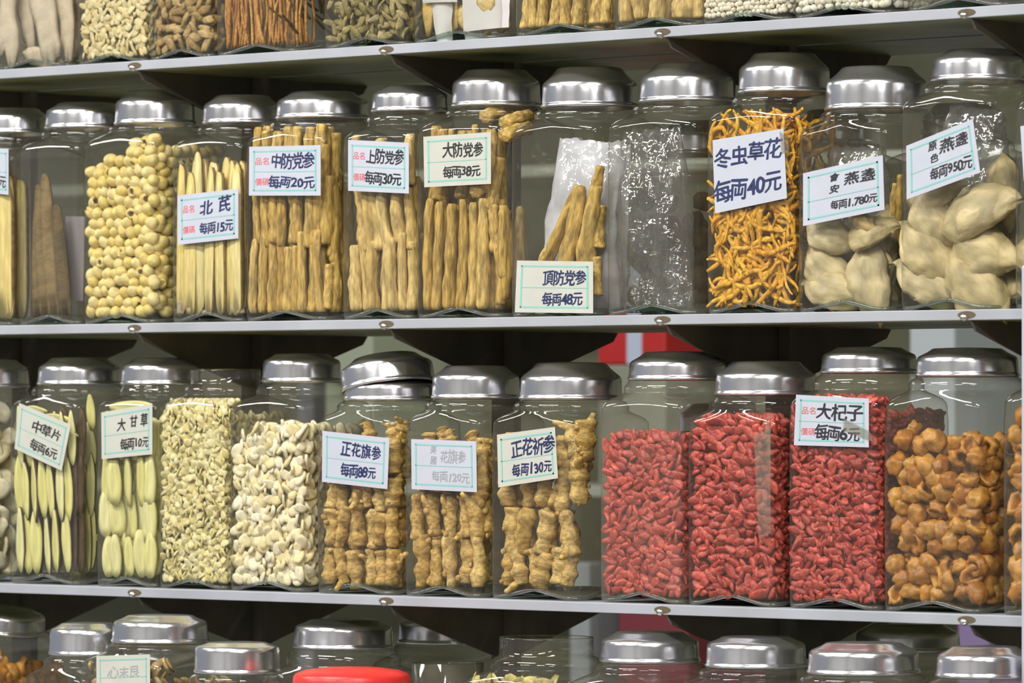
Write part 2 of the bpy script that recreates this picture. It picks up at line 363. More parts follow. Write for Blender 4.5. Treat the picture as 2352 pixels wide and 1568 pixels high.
# ------------------------------------------------------------------ price labels
CH = {}
def glyph(ch):
    if ch not in CH:
        c = bpy.data.curves.new('writing_curve', 'FONT'); c.body = ch; c.size = 1; c.offset = .012 if ch.isascii() else 0.0; c.resolution_u = 3; c.fill_mode = 'FRONT'
        o = bpy.data.objects.new('writing_curve', c); COL.objects.link(o); bpy.context.view_layer.update()
        m = bpy.data.meshes.new_from_object(o); COL.objects.unlink(o); bpy.data.objects.remove(o)
        v = [Vector((p.co.x, p.co.y)) for p in m.vertices]; f = [tuple(q.vertices) for q in m.polygons]
        xs = [p.x for p in v] or [0]; CH[ch] = (v, f, min(xs), max(xs))
    return CH[ch]
def price_label(J, quad, lines, red=False, mat='paper', border=True, ink='ink', seed=0, mid=.52, flush=.0009):
    """quad: corners TL, TR, BR, BL in the photo, laid onto the jar's front glass. lines: (text, u, v, height, width of one sign)"""
    rr = random.Random(seed); o = J['o']; inv = -o.location
    Y = J['yf'] - flush
    q = [unp(x, y, Y) for x, y in quad]
    xa, xb = J['x0'] + .004, J['x1'] - .0025
    for p in q: p.x = min(max(p.x, xa), xb)
    def at(u, v, out=0.0):
        p = (q[0] * (1 - u) + q[1] * u) * v + (q[3] * (1 - u) + q[2] * u) * (1 - v)
        return p + Vector((0, -out, 0)) + inv
    mb = MB(); nu, nv = 6, 4
    vs = []; fs = []
    for k in (0, 1):
        for j in range(nv + 1):
            for i in range(nu + 1): vs.append(at(i / nu, j / nv, .0004 * k))
    B = (nu + 1) * (nv + 1)
    for j in range(nv):
        for i in range(nu):
            a = j * (nu + 1) + i; fs.append((a + B, a + 1 + B, a + nu + 2 + B, a + nu + 1 + B)); fs.append((a, a + nu + 1, a + nu + 2, a + 1))
    edge = [i for i in range(nu + 1)] + [(nu + 1) * j + nu for j in range(1, nv + 1)] + [(nu + 1) * nv + i for i in range(nu - 1, -1, -1)] + [(nu + 1) * j for j in range(nv - 1, 0, -1)]
    for i in range(len(edge)): a, b = edge[i], edge[(i + 1) % len(edge)]; fs.append((a, b, b + B, a + B))
    mb.add(vs, fs)
    L = obj('price_label', mb.mesh('price_label', [M[mat]], False), o)
    if border:
        mb = MB()
        def strip(u0, v0, u1, v1): mb.add([at(u0, v0, .0006), at(u1, v0, .0006), at(u1, v1, .0006), at(u0, v1, .0006)], [(0, 1, 2, 3)])
        t = .022; e = .06; ev = .09
        strip(e, 1 - ev - .03, 1 - e, 1 - ev); strip(e, ev, 1 - e, ev + .03); strip(e, ev, e + t, 1 - ev); strip(1 - e - t, ev, 1 - e, 1 - ev); strip(e, mid - .045, 1 - e, mid - .03)
        obj('printed_border', mb.mesh('printed_border', [M['teal']], False), L)
    def text(items, mt, name, jit, weight=0):
        mb = MB()
        for s, u, v0, hv, wu in items:
            for ch in s:
                digit = ch.isascii(); cw = wu * (.56 if digit else 1.0)
                if ch in ',|': cw = wu * .3
                gv, gf, xa_, xb_ = glyph(ch)
                if gv:
                    ang = rr.uniform(-.09, .09) * jit; sh = rr.uniform(.02, .16) * jit; sc_ = 1 + rr.uniform(-.1, .12) * jit; dv = rr.uniform(-.05, .05) * jit
                    sx = cw / max(.45 if digit else .92, xb_ - xa_) * .96
                    ph = rr.uniform(0, 50); vs = []
                    for p in gv:
                        x = (p.x - (xa_ + xb_) / 2); y = p.y - .38
                        nx = noise.noise(Vector((p.x * 3, p.y * 3, ph))) * .05 * jit; ny = noise.noise(Vector((p.x * 3, p.y * 3, ph + 9))) * .05 * jit
                        x += nx + sh * y; y += ny
                        x, y = x * math.cos(ang) - y * math.sin(ang), x * math.sin(ang) + y * math.cos(ang)
                        vs.append((u + cw / 2 + x * sx * sc_, v0 + (y * sc_ + dv) * hv))
                    for k, (ox, oy) in enumerate(((0, 0), (.022, .006), (-.022, -.006), (.004, .026))[:4 if weight else 1]):
                        mb.add([at(a + ox * wu, b + oy * hv, .0007 + .00002 * k) for a, b in vs], gf)
                u += cw
        return obj(name, mb.mesh(name, [M[mt]], False), L)
    if lines: text(lines, ink, 'handwriting', 1.0, 0 if ink == 'greyink' else 1)
    if red: text([('品名', .085, .70, .16, .10), ('價碼', .085, .28, .16, .10)], 'redink', 'printed_heading', .1)
    return L
# ------------------------------------------------------------------ shapes of the contents
def icos(sub):
    bm = bmesh.new(); bmesh.ops.create_icosphere(bm, subdivisions=sub, radius=1)
    v = [x.co.copy() for x in bm.verts]; f = [tuple(q.index for q in p.verts) for p in bm.faces]; bm.free(); return v, f
ICO2, ICO3 = icos(2), icos(3)
def nz(p, k, s): return noise.noise(Vector((p[0] * k + s, p[1] * k - s, p[2] * k + s * .7)))
def blob(name, sx, sy, sz, mats, amp=.12, k=1.6, seed=0, ico=ICO2, fn=None):
    vs = []
    for p in ico[0]:
        d = 1 + amp * nz(p, k, seed * 3.7)
        q = Vector((p.x * sx * d, p.y * sy * d, p.z * sz * d))
        vs.append(fn(p, q) if fn else q)
    return mesh(name, vs, ico[1], mats)
def seed_mesh(i):
    r = .0072
    if i % 4 < 2:
        return blob('lotus_seed', r, r, r * 1.22, [M['lotus']], .06, 1.2, i, ICO3, lambda p, q: q * (1 - .12 * max(0, p.z) ** 4))
    depth = .75 if i % 4 == 2 else .5        # an open end with a hollow
    def fn(p, q):
        if p.z > .72: return Vector((q.x * .9, q.y * .9, r * 1.1 - (p.z - .72) / .28 * r * 1.5 * depth))
        return q
    m = blob('lotus_seed', r * .95, r * .95, r * 1.2, [M['lotus'], M['pit']], .06, 1.2, i, ICO3, fn)
    for p in m.polygons:
        c = sum((ICO3[0][k].z for k in p.vertices)) / 3
        if c > .86: p.material_index = 1
    return m
def berry_mesh(i):
    return blob('goji_berry', .0088, .0047, .0023, [M['goji']], .34, 1.7, i, ICO2, lambda p, q: Vector((q.x, q.y * (1 - .42 * abs(p.x) ** 2), q.z + .0022 * math.sin(i * 1.7) * p.x * p.x)))
def longan_mesh(i):
    r = .0100 + .0012 * (i % 3)
    def fn(p, q):
        q = q * (1 + .26 * nz(p, 2.3, i * 1.3 + 4) + .12 * nz(p, 6, i * 2.1))
        if i % 2 == 0 and p.z > .55: return Vector((q.x * .9, q.y * .62, r * .70 - (p.z - .55) * r * 2.6))
        return q
    return blob('dried_longan', r * 1.12, r * .95, r * .9, [M['longan']], .2, 1.5, i, ICO3, fn)
def disc_mesh(name, L, W, T, mats, seed, irr=.15, bend=.2, tear=0, n=14, sq=2.0):
    """a thin slice: outline in xz, thickness along y, slightly dished; slot 1 (if given) is the rim"""
    ph = seed * 2.31; out = []
    for i in range(n):
        a = i * 2 * math.pi / n; k = 1 + irr * noise.noise(Vector((math.cos(a) * 1.4 + ph, math.sin(a) * 1.4, ph)))
        c, s_ = math.cos(a), math.sin(a); e = (abs(c) ** sq + abs(s_) ** sq) ** (-1 / sq) * k
        x = c * W / 2 * e; z = s_ * L / 2 * e
        if tear: x *= 1 - tear * (z / L + .5)
        out.append((x, z))
    v = []; f = []; mi = []
    for s, kk in ((-1, 1), (-1, .6), (1, .6), (1, 1)):
        for x, z in out:
            x_, z_ = x * kk, z * kk
            y = s * T / 2 * (1 if kk < 1 else .8) + bend * ((x_ / W) ** 2 * W + (z_ / L) ** 2 * L) * .8 + .12 * W * noise.noise(Vector((x_ / W * 2 + ph, z_ / L * 2, 3)))
            v.append(Vector((x_, y, z_)))
    order = [1, 0, 3, 2]                     # front centre ring, front rim, back rim, back centre ring
    f.append(tuple(1 * n + i for i in range(n))); mi.append(0)
    f.append(tuple(2 * n + i for i in range(n - 1, -1, -1))); mi.append(0)
    for a, b, m_ in ((0, 1, 0), (3, 0, 1), (2, 3, 0)):
        for i in range(n):
            j = (i + 1) % n; f.append((a * n + i, a * n + j, b * n + j, b * n + i)); mi.append(m_ if len(mats) > 1 else 0)
    return mesh(name, v, f, mats, True, mi)
def tuber(name, L, r0, r1, mats, seed, bend=.1, wr=.18, rings=16, seg=12, ringy=0, flat=1.0, knob=0, cut=True):
    """a dried root along z from 0 to L: wrinkled lengthwise, ringed, bent"""
    rr = random.Random(seed); v = []; f = []; ph = rr.uniform(0, 99)
    bxp, byp = rr.uniform(-1, 1) * bend * L, rr.uniform(-.4, .4) * bend * L; tw = rr.uniform(-1.5, 1.5)
    for i in range(rings):
        t = i / (rings - 1); r = r0 + (r1 - r0) * t
        r *= 1 + .22 * noise.noise(Vector((t * 5, ph, 1))) + (ringy * .12 * math.sin(t * L / r0 * 3.4 + ph) if ringy else 0)
        if i in (0, rings - 1): r *= .78 if cut else .3
        cxx = bxp * math.sin(t * math.pi) + .25 * bend * L * noise.noise(Vector((t * 3, ph, 7))); cyy = byp * math.sin(t * math.pi)
        zz = L * t + (0 if i not in (0, rings - 1) else (.06 * r0 if i == 0 else -.06 * r0))
        for j in range(seg):
            a = j * 2 * math.pi / seg + tw * t
            k = 1 + wr * noise.noise(Vector((math.cos(j * 6.2832 / seg) * 2.2 + ph, math.sin(j * 6.2832 / seg) * 2.2, t * 2.0))) + .10 * wr / .18 * noise.noise(Vector((math.cos(j * 6.2832 / seg) * 5 + ph, math.sin(j * 6.2832 / seg) * 5, t * 7)))
            v.append(Vector((cxx + r * k * math.cos(a), cyy + r * k * flat * math.sin(a), zz)))
    for i in range(rings - 1):
        for j in range(seg): a, b = i * seg + j, i * seg + (j + 1) % seg; f.append((a, b, b + seg, a + seg))
    f.append(tuple(range(seg - 1, -1, -1))); f.append(tuple(range((rings - 1) * seg, rings * seg)))
    mi = [0] * len(f)
    return v, f
def root_mesh(name, L, r0, r1, mat, seed, **kw):
    v, f = tuber(name, L, r0, r1, None, seed, **kw); return mesh(name, v, f, [mat])
def ginseng_mesh(i):
    rr = random.Random(i * 7 + 1); mb = MB(); L = .040
    v, f = tuber('g', L, .0085, .0065, None, i, bend=.08, wr=.25, ringy=1.0, rings=18, seg=12); mb.add(v, f)
    for k in range(rr.choice((0, 1, 1, 2))):   # forked legs and stubs
        v, f = tuber('g', rr.uniform(.012, .022), .0048, .0022, None, i * 9 + k, bend=.15, wr=.2, ringy=.6, rings=8, seg=8)
        a = rr.uniform(0, 6.28); T = Matrix.Translation((.004 * math.cos(a), .004 * math.sin(a), rr.uniform(.002, .024))) @ Euler((rr.uniform(2.0, 2.9), 0, a + 1.57)).to_matrix().to_4x4()
        mb.add([T @ p for p in v], f)
    v, f = icos(1)
    for k in range(rr.choice((1, 2, 3))):
        a = rr.uniform(0, 6.28); c = Vector((.0075 * math.cos(a), .0075 * math.sin(a), rr.uniform(.004, .038))); rk = rr.uniform(.0022, .0042)
        mb.add([c + p * rk for p in v], f)
    return mb.mesh('ginseng_root', [M['gins']])
def nest_mesh(i):
    """a half cup of dried nest, pointed at both tips"""
    vs = []; n, m = 26, 14; fs = []
    for side in (0, 1):
        for a in range(n + 1):
            u = -1 + 2 * a / n
            for b in range(m + 1):
                t = -1 + 2 * b / m
                wv = (1 - abs(u) ** 2.2) ** .8
                ang = t * (1.15 + .15 * math.sin(i)); k = 1 - side * .14
                d = 1 + .20 * nz((u, t, side * .2), 1.9, i * 1.9) + .10 * nz((u, t, side), 5, i) + .05 * nz((u * .5, t, side), 15, i)
                x = u * .040 * (1 + .08 * t); y = -math.cos(ang) * .020 * wv * k * d + .004 * side; z = math.sin(ang) * .024 * wv * d + .006 * u * u * math.cos(i * 2.1)
                vs.append(Vector((x, y, z)))
    B = (n + 1) * (m + 1)
    for a in range(n):
        for b in range(m):
            q = a * (m + 1) + b; fs.append((q, q + m + 1, q + m + 2, q + 1)); fs.append((B + q, B + q + 1, B + q + m + 2, B + q + m + 1))
    for a in range(n):
        q = a * (m + 1); fs.append((q, B + q, B + q + m + 1, q + m + 1)); q += m; fs.append((q, q + m + 1, B + q + m + 1, B + q))
    return mesh('bird_nest', vs, fs, [M['nest']])
def strand_mesh(i):
    rr = random.Random(i * 13 + 5); n = 16; seg = 6; L = rr.uniform(.055, .10); p = Vector((0, 0, 0)); d = rr.uniform(0, 6.28); c = rr.uniform(-1, 1) * 40; pts = []
    for k in range(n):
        pts.append(p.copy()); d += c * L / n + rr.uniform(-.35, .35); c += rr.uniform(-22, 22)
        p += Vector((math.cos(d), rr.uniform(-.28, .28), math.sin(d))) * (L / n)
    cen = sum(pts, Vector()) / n; v = []; f = []; th = rr.uniform(.0015, .0026)
    for k in range(n):
        t = (pts[min(k + 1, n - 1)] - pts[max(k - 1, 0)]).normalized(); u = t.cross(Vector((0, 1, 0))).normalized(); w_ = t.cross(u)
        r = th * (.35 + 1.0 * math.sin(math.pi * min(1, .12 + k / (n - 1) * .85)) ** .7) * (1 + .3 * noise.noise(Vector((k * .6, i, 0))))
        for j in range(seg):
            a = j * 6.2832 / seg + k * .25; v.append(pts[k] - cen + u * (r * math.cos(a)) + w_ * (r * .45 * math.sin(a)))
    for k in range(n - 1):
        for j in range(seg): a, b = k * seg + j, k * seg + (j + 1) % seg; f.append((a, b, b + seg, a + seg))
    f.append(tuple(range(seg - 1, -1, -1))); f.append(tuple(range((n - 1) * seg, n * seg)))
    return mesh('cordyceps_strand', v, f, [M['cord']])
def pouch(name, w_, h_, t_, mats, seed, cr=.12):
    """a crumpled closed bag standing in xz"""
    vs = []; fs = []; n, m = 22, 22
    for side in (0, 1):
        for a in range(n + 1):
            for b in range(m + 1):
                u, v_ = -1 + 2 * a / n, b / m
                pr = (max(0, 1 - u ** 4)) ** .5 * (max(0, math.sin(math.pi * min(1, v_ * .93 + .06)))) ** .5
                kx = 1 - .18 * v_ + .06 * noise.noise(Vector((v_ * 4, seed, side * 0)))
                y = (-1 if side == 0 else 1) * t_ / 2 * pr * (1 + .3 * noise.noise(Vector((u * 2, v_ * 3, seed + side * 5))))
                y += cr * t_ * (noise.noise(Vector((u * 6, v_ * 7, seed + side * 9))) + .5 * noise.noise(Vector((u * 13, v_ * 15, seed + side * 9)))) * min(1, pr * 3)
                vs.append(Vector((u * w_ / 2 * kx, y, v_ * h_ * (1 + .04 * noise.noise(Vector((u * 5, seed, 2)))))))
    B = (n + 1) * (m + 1)
    for a in range(n):
        for b in range(m):
            q = a * (m + 1) + b; fs.append((q, q + m + 1, q + m + 2, q + 1)); fs.append((B + q, B + q + 1, B + q + m + 2, B + q + m + 1))
    return mesh(name, vs, fs, mats)
# ------------------------------------------------------------------ filling the jars
def put(m, loc, rot, name, label, cat, group, sc=1.0):
    o = bpy.data.objects.new(name, m); o.location = loc
    o.rotation_euler = rot if isinstance(rot, Euler) else Euler(rot)
    o.scale = (sc, sc, sc) if not isinstance(sc, (tuple, list)) else sc
    link(o); return tag(o, label, cat, group)
def fit(J, m, p, rot, sc=1.0, gap=.0022):
    """shift a piece so that it stays inside the jar's glass"""
    if m.name not in BB: return p
    q = BB[m.name] @ (np.array(rot.to_matrix()).T * sc); lo = q.min(0); hi = q.max(0)
    p = p.copy()
    p.x = max(p.x, J['x0'] + gap - lo[0]); p.x = min(p.x, J['x1'] - gap - hi[0])
    p.z = min(p.z, J['zs'] - .004 - hi[2]); p.z = max(p.z, J['z0'] + .0065 - lo[2]); p.y = max(p.y, J['yf'] + .0022 - lo[1])
    return p
def bbox(ms):
    for m in ms: BB[m.name] = np.array([v.co[:] for v in m.vertices])
BB = {}
def rnd_rot(rr): return Euler((rr.uniform(0, 6.28), rr.uniform(0, 6.28), rr.uniform(0, 6.28)))
def heap(J, top, step, meshes, name, label, cat, group, seed, rot=rnd_rot, n_ind=400, sc=(.88, 1.12), stuffname=None, stufflabel=None, core=None, zlow=None, depth=None, inset=.004, x_cut=None, layers=2, jit=.22, side=True):
    """pieces heaped in jar J. top(x) gives the heap's height. The front and right-hand faces and the surface are built piece by piece, the inside is one filling."""
    rr = random.Random(seed); bbox(meshes)
    x0, x1 = J['x0'] + inset + step * .42, (x_cut or J['x1']) - inset - step * .42
    yf = J['yf'] + inset + step * .38; yb = J['yf'] + J['d'] - inset - step * .5
    z0 = (zlow if zlow is not None else J['z0'] + .0085) + step * .4
    pos = []
    for L in range(layers):
        row = 0; z = z0 + (.5 * step if L % 2 else 0)
        while z < J['zs'] - .004:
            x = x0 + (step * .5 if (row + L) % 2 else 0)
            while x <= x1 + 1e-6:
                if z < top(x) + rr.uniform(-.3, .3) * step:
                    y = yf + L * step * .82 + rr.uniform(-.10, .22) * step
                    # keep clear of the rounded shoulder
                    if z > J['zf']: y += (z - J['zf']) / max(.01, J['zs'] - J['zf']) * .014
                    pos.append((0 if L == 0 else 1, Vector((min(max(x + rr.uniform(-jit, jit) * step, x0 - .1 * step), x1 + .1 * step), y, z + rr.uniform(-jit, jit) * step))))
                x += step * 1.02
            z += step * .86; row += 1
    if side:
        z = z0; row = 0
        while z < top(x1) - .2 * step:
            y = yf + step * (1.0 if row % 2 else 1.5) + (layers - 1) * 0
            while y < yb:
                if z < J['zf']: pos.append((0 if y < yf + J['d'] * .45 else 1, Vector((x1 + rr.uniform(-.2, .05) * step, y + rr.uniform(-jit, jit) * step, z + rr.uniform(-jit, jit) * step))))
                y += step * 1.02
            z += step * .86; row += 1
    front = [p for k, p in pos if k == 0]; rest = [p for k, p in pos if k]
    rr.shuffle(front)
    for p in front[:n_ind]:
        m_ = rr.choice(meshes); ro = rot(rr); q = rr.uniform(*sc)
        put(m_, fit(J, m_, p, ro, q), ro, name, label, cat, group, q)
    rest += front[n_ind:]
    mb = MB()
    for p in rest:
        m_ = rr.choice(meshes); ro = rot(rr); q = rr.uniform(*sc)
        mb.addmesh(m_, Matrix.Translation(fit(J, m_, p, ro, q)) @ ro.to_matrix().to_4x4() @ Matrix.Scale(q, 4))
    # inner mass of the same stuff
    zt = min(top(J['cx']), J['zf']) - step * 1.3
    if core and zt > z0 + step:
        bx0, bx1, by0, by1 = x0 + step * 1.1, x1 - step * .9, yf + step * (layers * .82 + .1), yb
        nx, ny, nz_ = 10, 6, 14; vs = []; fs = []
        idx = {}
        def gv(i, j, k):
            if (i, j, k) not in idx:
                p = Vector((bx0 + (bx1 - bx0) * i / nx, by0 + (by1 - by0) * j / ny, z0 + (zt - z0) * k / nz_))
                idx[i, j, k] = len(vs); vs.append(p + Vector((nz(p, 90, 1), nz(p, 90, 5), nz(p, 90, 9))) * step * .35)
            return idx[i, j, k]
        for i in range(nx):
            for k in range(nz_): fs.append((gv(i, 0, k), gv(i + 1, 0, k), gv(i + 1, 0, k + 1), gv(i, 0, k + 1))); fs.append((gv(i, ny, k), gv(i, ny, k + 1), gv(i + 1, ny, k + 1), gv(i + 1, ny, k)))
            for j in range(ny): fs.append((gv(i, j, nz_), gv(i + 1, j, nz_), gv(i + 1, j + 1, nz_), gv(i, j + 1, nz_))); fs.append((gv(i, j, 0), gv(i, j + 1, 0), gv(i + 1, j + 1, 0), gv(i + 1, j, 0)))
        for j in range(ny):
            for k in range(nz_): fs.append((gv(nx, j, k), gv(nx, j + 1, k), gv(nx, j + 1, k + 1), gv(nx, j, k + 1))); fs.append((gv(0, j, k), gv(0, j, k + 1), gv(0, j + 1, k + 1), gv(0, j + 1, k)))
        mb.add(vs, fs)
    if mb.v:
        o = obj(stuffname, mb.mesh(stuffname, list(meshes[0].materials)))
        tag(o, stufflabel, cat + ' filling', kind='stuff')
def stick(J, m, L0, r0, bx_, by_, tx_, ty_, wpx, dep, name, label, cat, group, rr, flat=None):
    """a long piece standing between two points of the jar's front (pixels of the photo), DEP behind the glass"""
    r = wpx / 2 / J['S'] / (1 if flat is None else .80)       # flat slices face along the aisle's normal
    Y = J['yf'] + .0045 + dep + (r * 1.1 if flat is None else 0)
    p0, p1 = unp(bx_, by_, Y), unp(tx_, ty_, Y)
    lo, hi = J['x0'] + .005 + r * .8, J['x1'] - .005 - r * .8
    for p in (p0, p1): p.x = min(max(p.x, lo), hi)
    p0.z = max(p0.z, J['z0'] + .0095)
    d = p1 - p0; az = d.normalized(); ay = (Vector((0, 1, 0)) - az * az.y).normalized(); ax = ay.cross(az)
    q = Matrix((ax, ay, az)).transposed().to_quaternion()
    o = bpy.data.objects.new(name, m); o.rotation_mode = 'QUATERNION'
    spin = Matrix.Rotation(rr.uniform(0, 6.28) if flat is None else flat, 4, 'Z').to_quaternion()
    o.rotation_quaternion = q @ spin; o.location = p0; o.scale = (r / r0, r / r0, d.length / L0)
    link(o); return tag(o, label, cat, group)
def tier(J, meshes, L0, r0, pxs, y_top, y_bot, wpx, dep, rr, name, label, cat, group, lean=0, jy=12, flat=None, jx=5, spin=None):
    for x in pxs:
        w_ = wpx * rr.uniform(.8, 1.2)
        stick(J, rr.choice(meshes), L0, r0, x + rr.uniform(-jx, jx) + lean / 2, y_bot + rr.uniform(-jy * .5, jy * .5), x + rr.uniform(-jx, jx) - lean / 2, y_top + rr.uniform(-jy, jy), w_, dep + rr.uniform(0, .003), name, label, cat, group, rr, flat if spin is None else rr.uniform(*spin))
def lin(a, b, n): return [a + (b - a) * i / (n - 1) for i in range(n)]
def left_of(xl, g=.012): return (unp(xl, HZ, g + .010) + RT * .010).x - .010
# ================================================================== the jars of the second shelf
rr = random.Random(5)
X2 = [-128, 52, 200, 405, 573, 797, 965, 1182, 1403, 1633, 1842, 2078, 2340]
L2 = [left_of(x) for x in X2] + [None]
D2 = [  # xl, lid centre, lid radius, rim, plateau, lid bottom, shoulder line, full width, label
 (-128, 32, 84, 262, 250, 305, 328, 372, 'square glass jar of cream root slats cut off by the frame, second shelf'),
 (52, 210, 95, 248, 237, 293, 313, 352, 'nearly empty square glass jar with metal lid between the cream slats and the lotus seeds'),
 (200, 358, 96, 228, 210, 283, 298, 345, 'square glass jar full of pale lotus seeds, metal lid, no price card'),
 (405, 560, 92, 235, 220, 282, 304, 345, 'square glass jar of cream root slats with a card priced 15 yuan'),
 (573, 741, 108, 224, 212, 270, 293, 332, 'square glass jar of tan roots with a card priced 20 yuan and broad metal lid'),
 (797, 945, 90, 210, 198, 255, 285, 326, 'square glass jar of tan roots with a card priced 30 yuan'),
 (965, 1140, 104, 180, 162, 242, 263, 308, 'square glass jar of long tan roots with a yellowed card priced 38 yuan'),
 (1182, 1355, 113, 183, 157, 243, 267, 310, 'square glass jar of four fat roots and a plastic bag, low card priced 48 yuan'),
 (1403, 1580, 113, 170, 147, 231, 254, 300, 'square glass jar holding only an empty clear plastic bag, metal lid'),
 (1633, 1802, 107, 147, 124, 210, 237, 285, 'square glass jar of orange fungus strands with a plain white card priced 40 yuan'),
 (1842, 2014, 120, 178, 155, 248, 272, 316, 'square glass jar of pale bird nests with a tilted card priced 1,780 yuan'),
 (2078, 2250, 112, 128, 115, 182, 207, 252, 'square glass jar of large cream bird nests with a tilted card priced 950 yuan'),
 (2340, 2510, 110, 128, 112, 182, 207, 256, 'glass jar cut off by the frame beside the 950 yuan jar, on the second shelf'),
]
J2 = [jar(2, *d[:8], nxt=L2[i + 1], lab=d[8]) for i, d in enumerate(D2)]
X3 = [-130, 32, 232, 375, 537, 738, 940, 1137, 1387, 1588, 1820, 2038, 2312]
L3 = [left_of(x) for x in X3] + [None]
D3 = [
 (-130, -20, 98, 843, 826, 890, 912, 955, 'square glass jar of pale bulb slices cut off by the frame, on the third shelf'),
 (32, 182, 97, 840, 822, 884, 905, 945, 'square glass jar of yellow liquorice slices with a steeply tilted card priced 6 yuan'),
 (232, 385, 95, 838, 822, 884, 907, 945, 'square glass jar of large liquorice slices with a card priced 10 yuan'),
 (375, 520, 85, 847, 847, 882, 905, 950, 'open square glass jar without lid, full of fine beige flakes'),
 (537, 693, 92, 826, 813, 878, 905, 947, 'square glass jar two thirds full of ivory bulb slices'),
 (738, 895, 108, 880, 866, 920, 940, 985, 'square glass jar of ginseng with a tilted second lid on top, card priced 88 yuan'),
 (940, 1093, 103, 860, 840, 916, 940, 985, 'square glass jar of ginseng roots with a faded card priced 120 yuan'),
 (1137, 1312, 120, 862, 833, 918, 942, 985, 'square glass jar of thick ginseng roots with a card priced 130 yuan'),
 (1387, 1570, 118, 828, 808, 873, 900, 948, 'dusty square glass jar of red goji berries, filled least of the three'),
 (1588, 1760, 119, 856, 830, 908, 938, 988, 'square glass jar filled to the shoulder with red goji berries, clear tape on its corner'),
 (1820, 2000, 112, 812, 798, 857, 893, 942, 'square glass jar of small red goji berries with a taped card priced 6 yuan'),
 (2038, 2222, 120, 817, 800, 865, 893, 948, 'square glass jar of orange dried longan, two thirds full'),
 (2312, 2490, 120, 817, 800, 865, 885, 940, 'glass jar of dried longan cut off by the pale corner post'),
]
J3 = [jar(3, *d[:8], nxt=L3[i + 1], lab=d[8], lid=(i != 3), glassm='dusty' if i == 8 else 'glass') for i, d in enumerate(D3)]
# ---- the tilted second lid on the 88 yuan jar
j = J3[5]; rl = j['r']
m = lid_mesh(rl * 1.02, 0, .026, .036, 'loose_lid')
o = obj('loose_lid', m); o.location = Vector((j['cx'] - .001, j['cy'], j['z0'] + j['zt'] - .0125)); o.rotation_euler = (math.radians(-2), math.radians(-11), 0)
tag(o, 'spare metal lid lying tilted on the lid of the 88 yuan ginseng jar', 'jar lid')
# ================================================================== top shelf
X1 = [0, 187, 353, 505, 752, 957, 1191, 1416, 1621, 1831, 2091]
L1 = [left_of(x) for x in X1] + [None]
N1 = ['glass jar of long pale mushroom slices on the top shelf', 'glass jar packed with straw coloured flakes on the top shelf', 'glass jar of small brown root chips on the top shelf',
      'glass jar of orange brown twigs on the top shelf', 'glass jar of olive herb cuttings on the top shelf', 'glass jar of amber slices wrapped in white paper on the top shelf',
      'glass jar of brown roots beside the paper wrapped slices', 'glass jar of fat tan roots beside the white grains', 'glass jar of small round white grains on the top shelf',
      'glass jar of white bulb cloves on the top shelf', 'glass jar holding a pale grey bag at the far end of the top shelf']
def jar1(i, xl, lab):
    g = .012; nx = L1[i + 1] if i + 1 < len(X1) else None
    lx = left_of(xl); wd = min(.136, (nx - lx - .0016) if nx else .136)
    c = Vector((lx + wd / 2, g + .066, 0)); S = scale_at(c); Y = lambda h: HZ - (ZS[1] + h) * S
    Sf = scale_at(Vector((lx, g, 0)))
    return jar(1, xl, proj_x(c), min(.050, wd / 2 - .008) * S, Y(.262), Y(.272), Y(.232), Y(.220), HZ - (ZS[1] + .20) * Sf, nxt=nx, lab=lab)
def proj_x(p): return 1176 + FPX * (p - CAM).dot(RT) / (p - CAM).dot(FW)
J1 = [jar1(i, x, N1[i]) for i, x in enumerate(X1)]
jm = jar(1, -165, -10, 95, -360, -385, -290, -270, -225, nxt=L1[0], lab='glass jar of pale mushroom slices cut off by the frame, top shelf')
# ================================================================== bottom shelf, only lids and shoulders show
def jar4(xc, rl, rim, plat, lb, sh, full, yc, lab, lid=True, a=.128):
    return jar(4, 0, xc, rl, rim, plat, lb, sh, full, lab=lab, lid=lid, yc=yc, a_fix=a)
J4 = {}
J4['a'] = jar4(8, 97, 1408, 1395, 1452, 1475, 1520, .085, 'jar with a slanting metal lid and orange pieces on the bottom shelf')
J4['c'] = jar4(368, 112, 1430, 1412, 1480, 1500, 1545, -.045, 'jar on the bottom shelf with a yellowed card stuck under its lid', a=.136)
J4['b'] = jar4(200, 88, 1447, 1430, 1507, 1532, 1580, -.03, 'jar with a narrow metal lid beside the yellowed card, bottom shelf', a=.112)
J4['d'] = jar4(545, 100, 1488, 1475, 1550, 1573, 1620, -.10, 'jar with a low metal lid between the yellowed card and the red lid', a=.122)
J4['e'] = jar4(789, 116, 1440, 1422, 1493, 1530, 1580, .07, 'clear jar with metal lid standing behind the red lidded jar', a=.140)
J4['i'] = jar4(1255, 114, 1467, 1467, 1510, 1540, 1590, .03, 'open glass jar of yellow green leaves on the bottom shelf', False, a=.138)
J4['j'] = jar4(1493, 116, 1473, 1450, 1525, 1548, 1600, .03, 'jar with metal lid beside the open jar of leaves, bottom shelf', a=.136)
J4['k'] = jar4(1737, 117, 1480, 1461, 1537, 1560, 1610, .02, 'second jar after the open jar of leaves, metal lid, bottom shelf', a=.136)
J4['l'] = jar4(1984, 130, 1498, 1475, 1553, 1575, 1625, -.02, 'jar with the broadest metal lid on the bottom shelf', a=.148)
J4['n'] = jar4(2262, 113, 1507, 1484, 1560, 1582, 1632, -.02, 'jar with metal lid beside the pale corner post, bottom shelf', a=.132)
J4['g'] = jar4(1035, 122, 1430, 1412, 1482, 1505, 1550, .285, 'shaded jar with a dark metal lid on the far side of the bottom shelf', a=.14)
J4['m'] = jar4(2085, 122, 1455, 1432, 1500, 1525, 1570, .20 + .085, 'jar on the far side of the bottom shelf behind the broadest lid', a=.14)
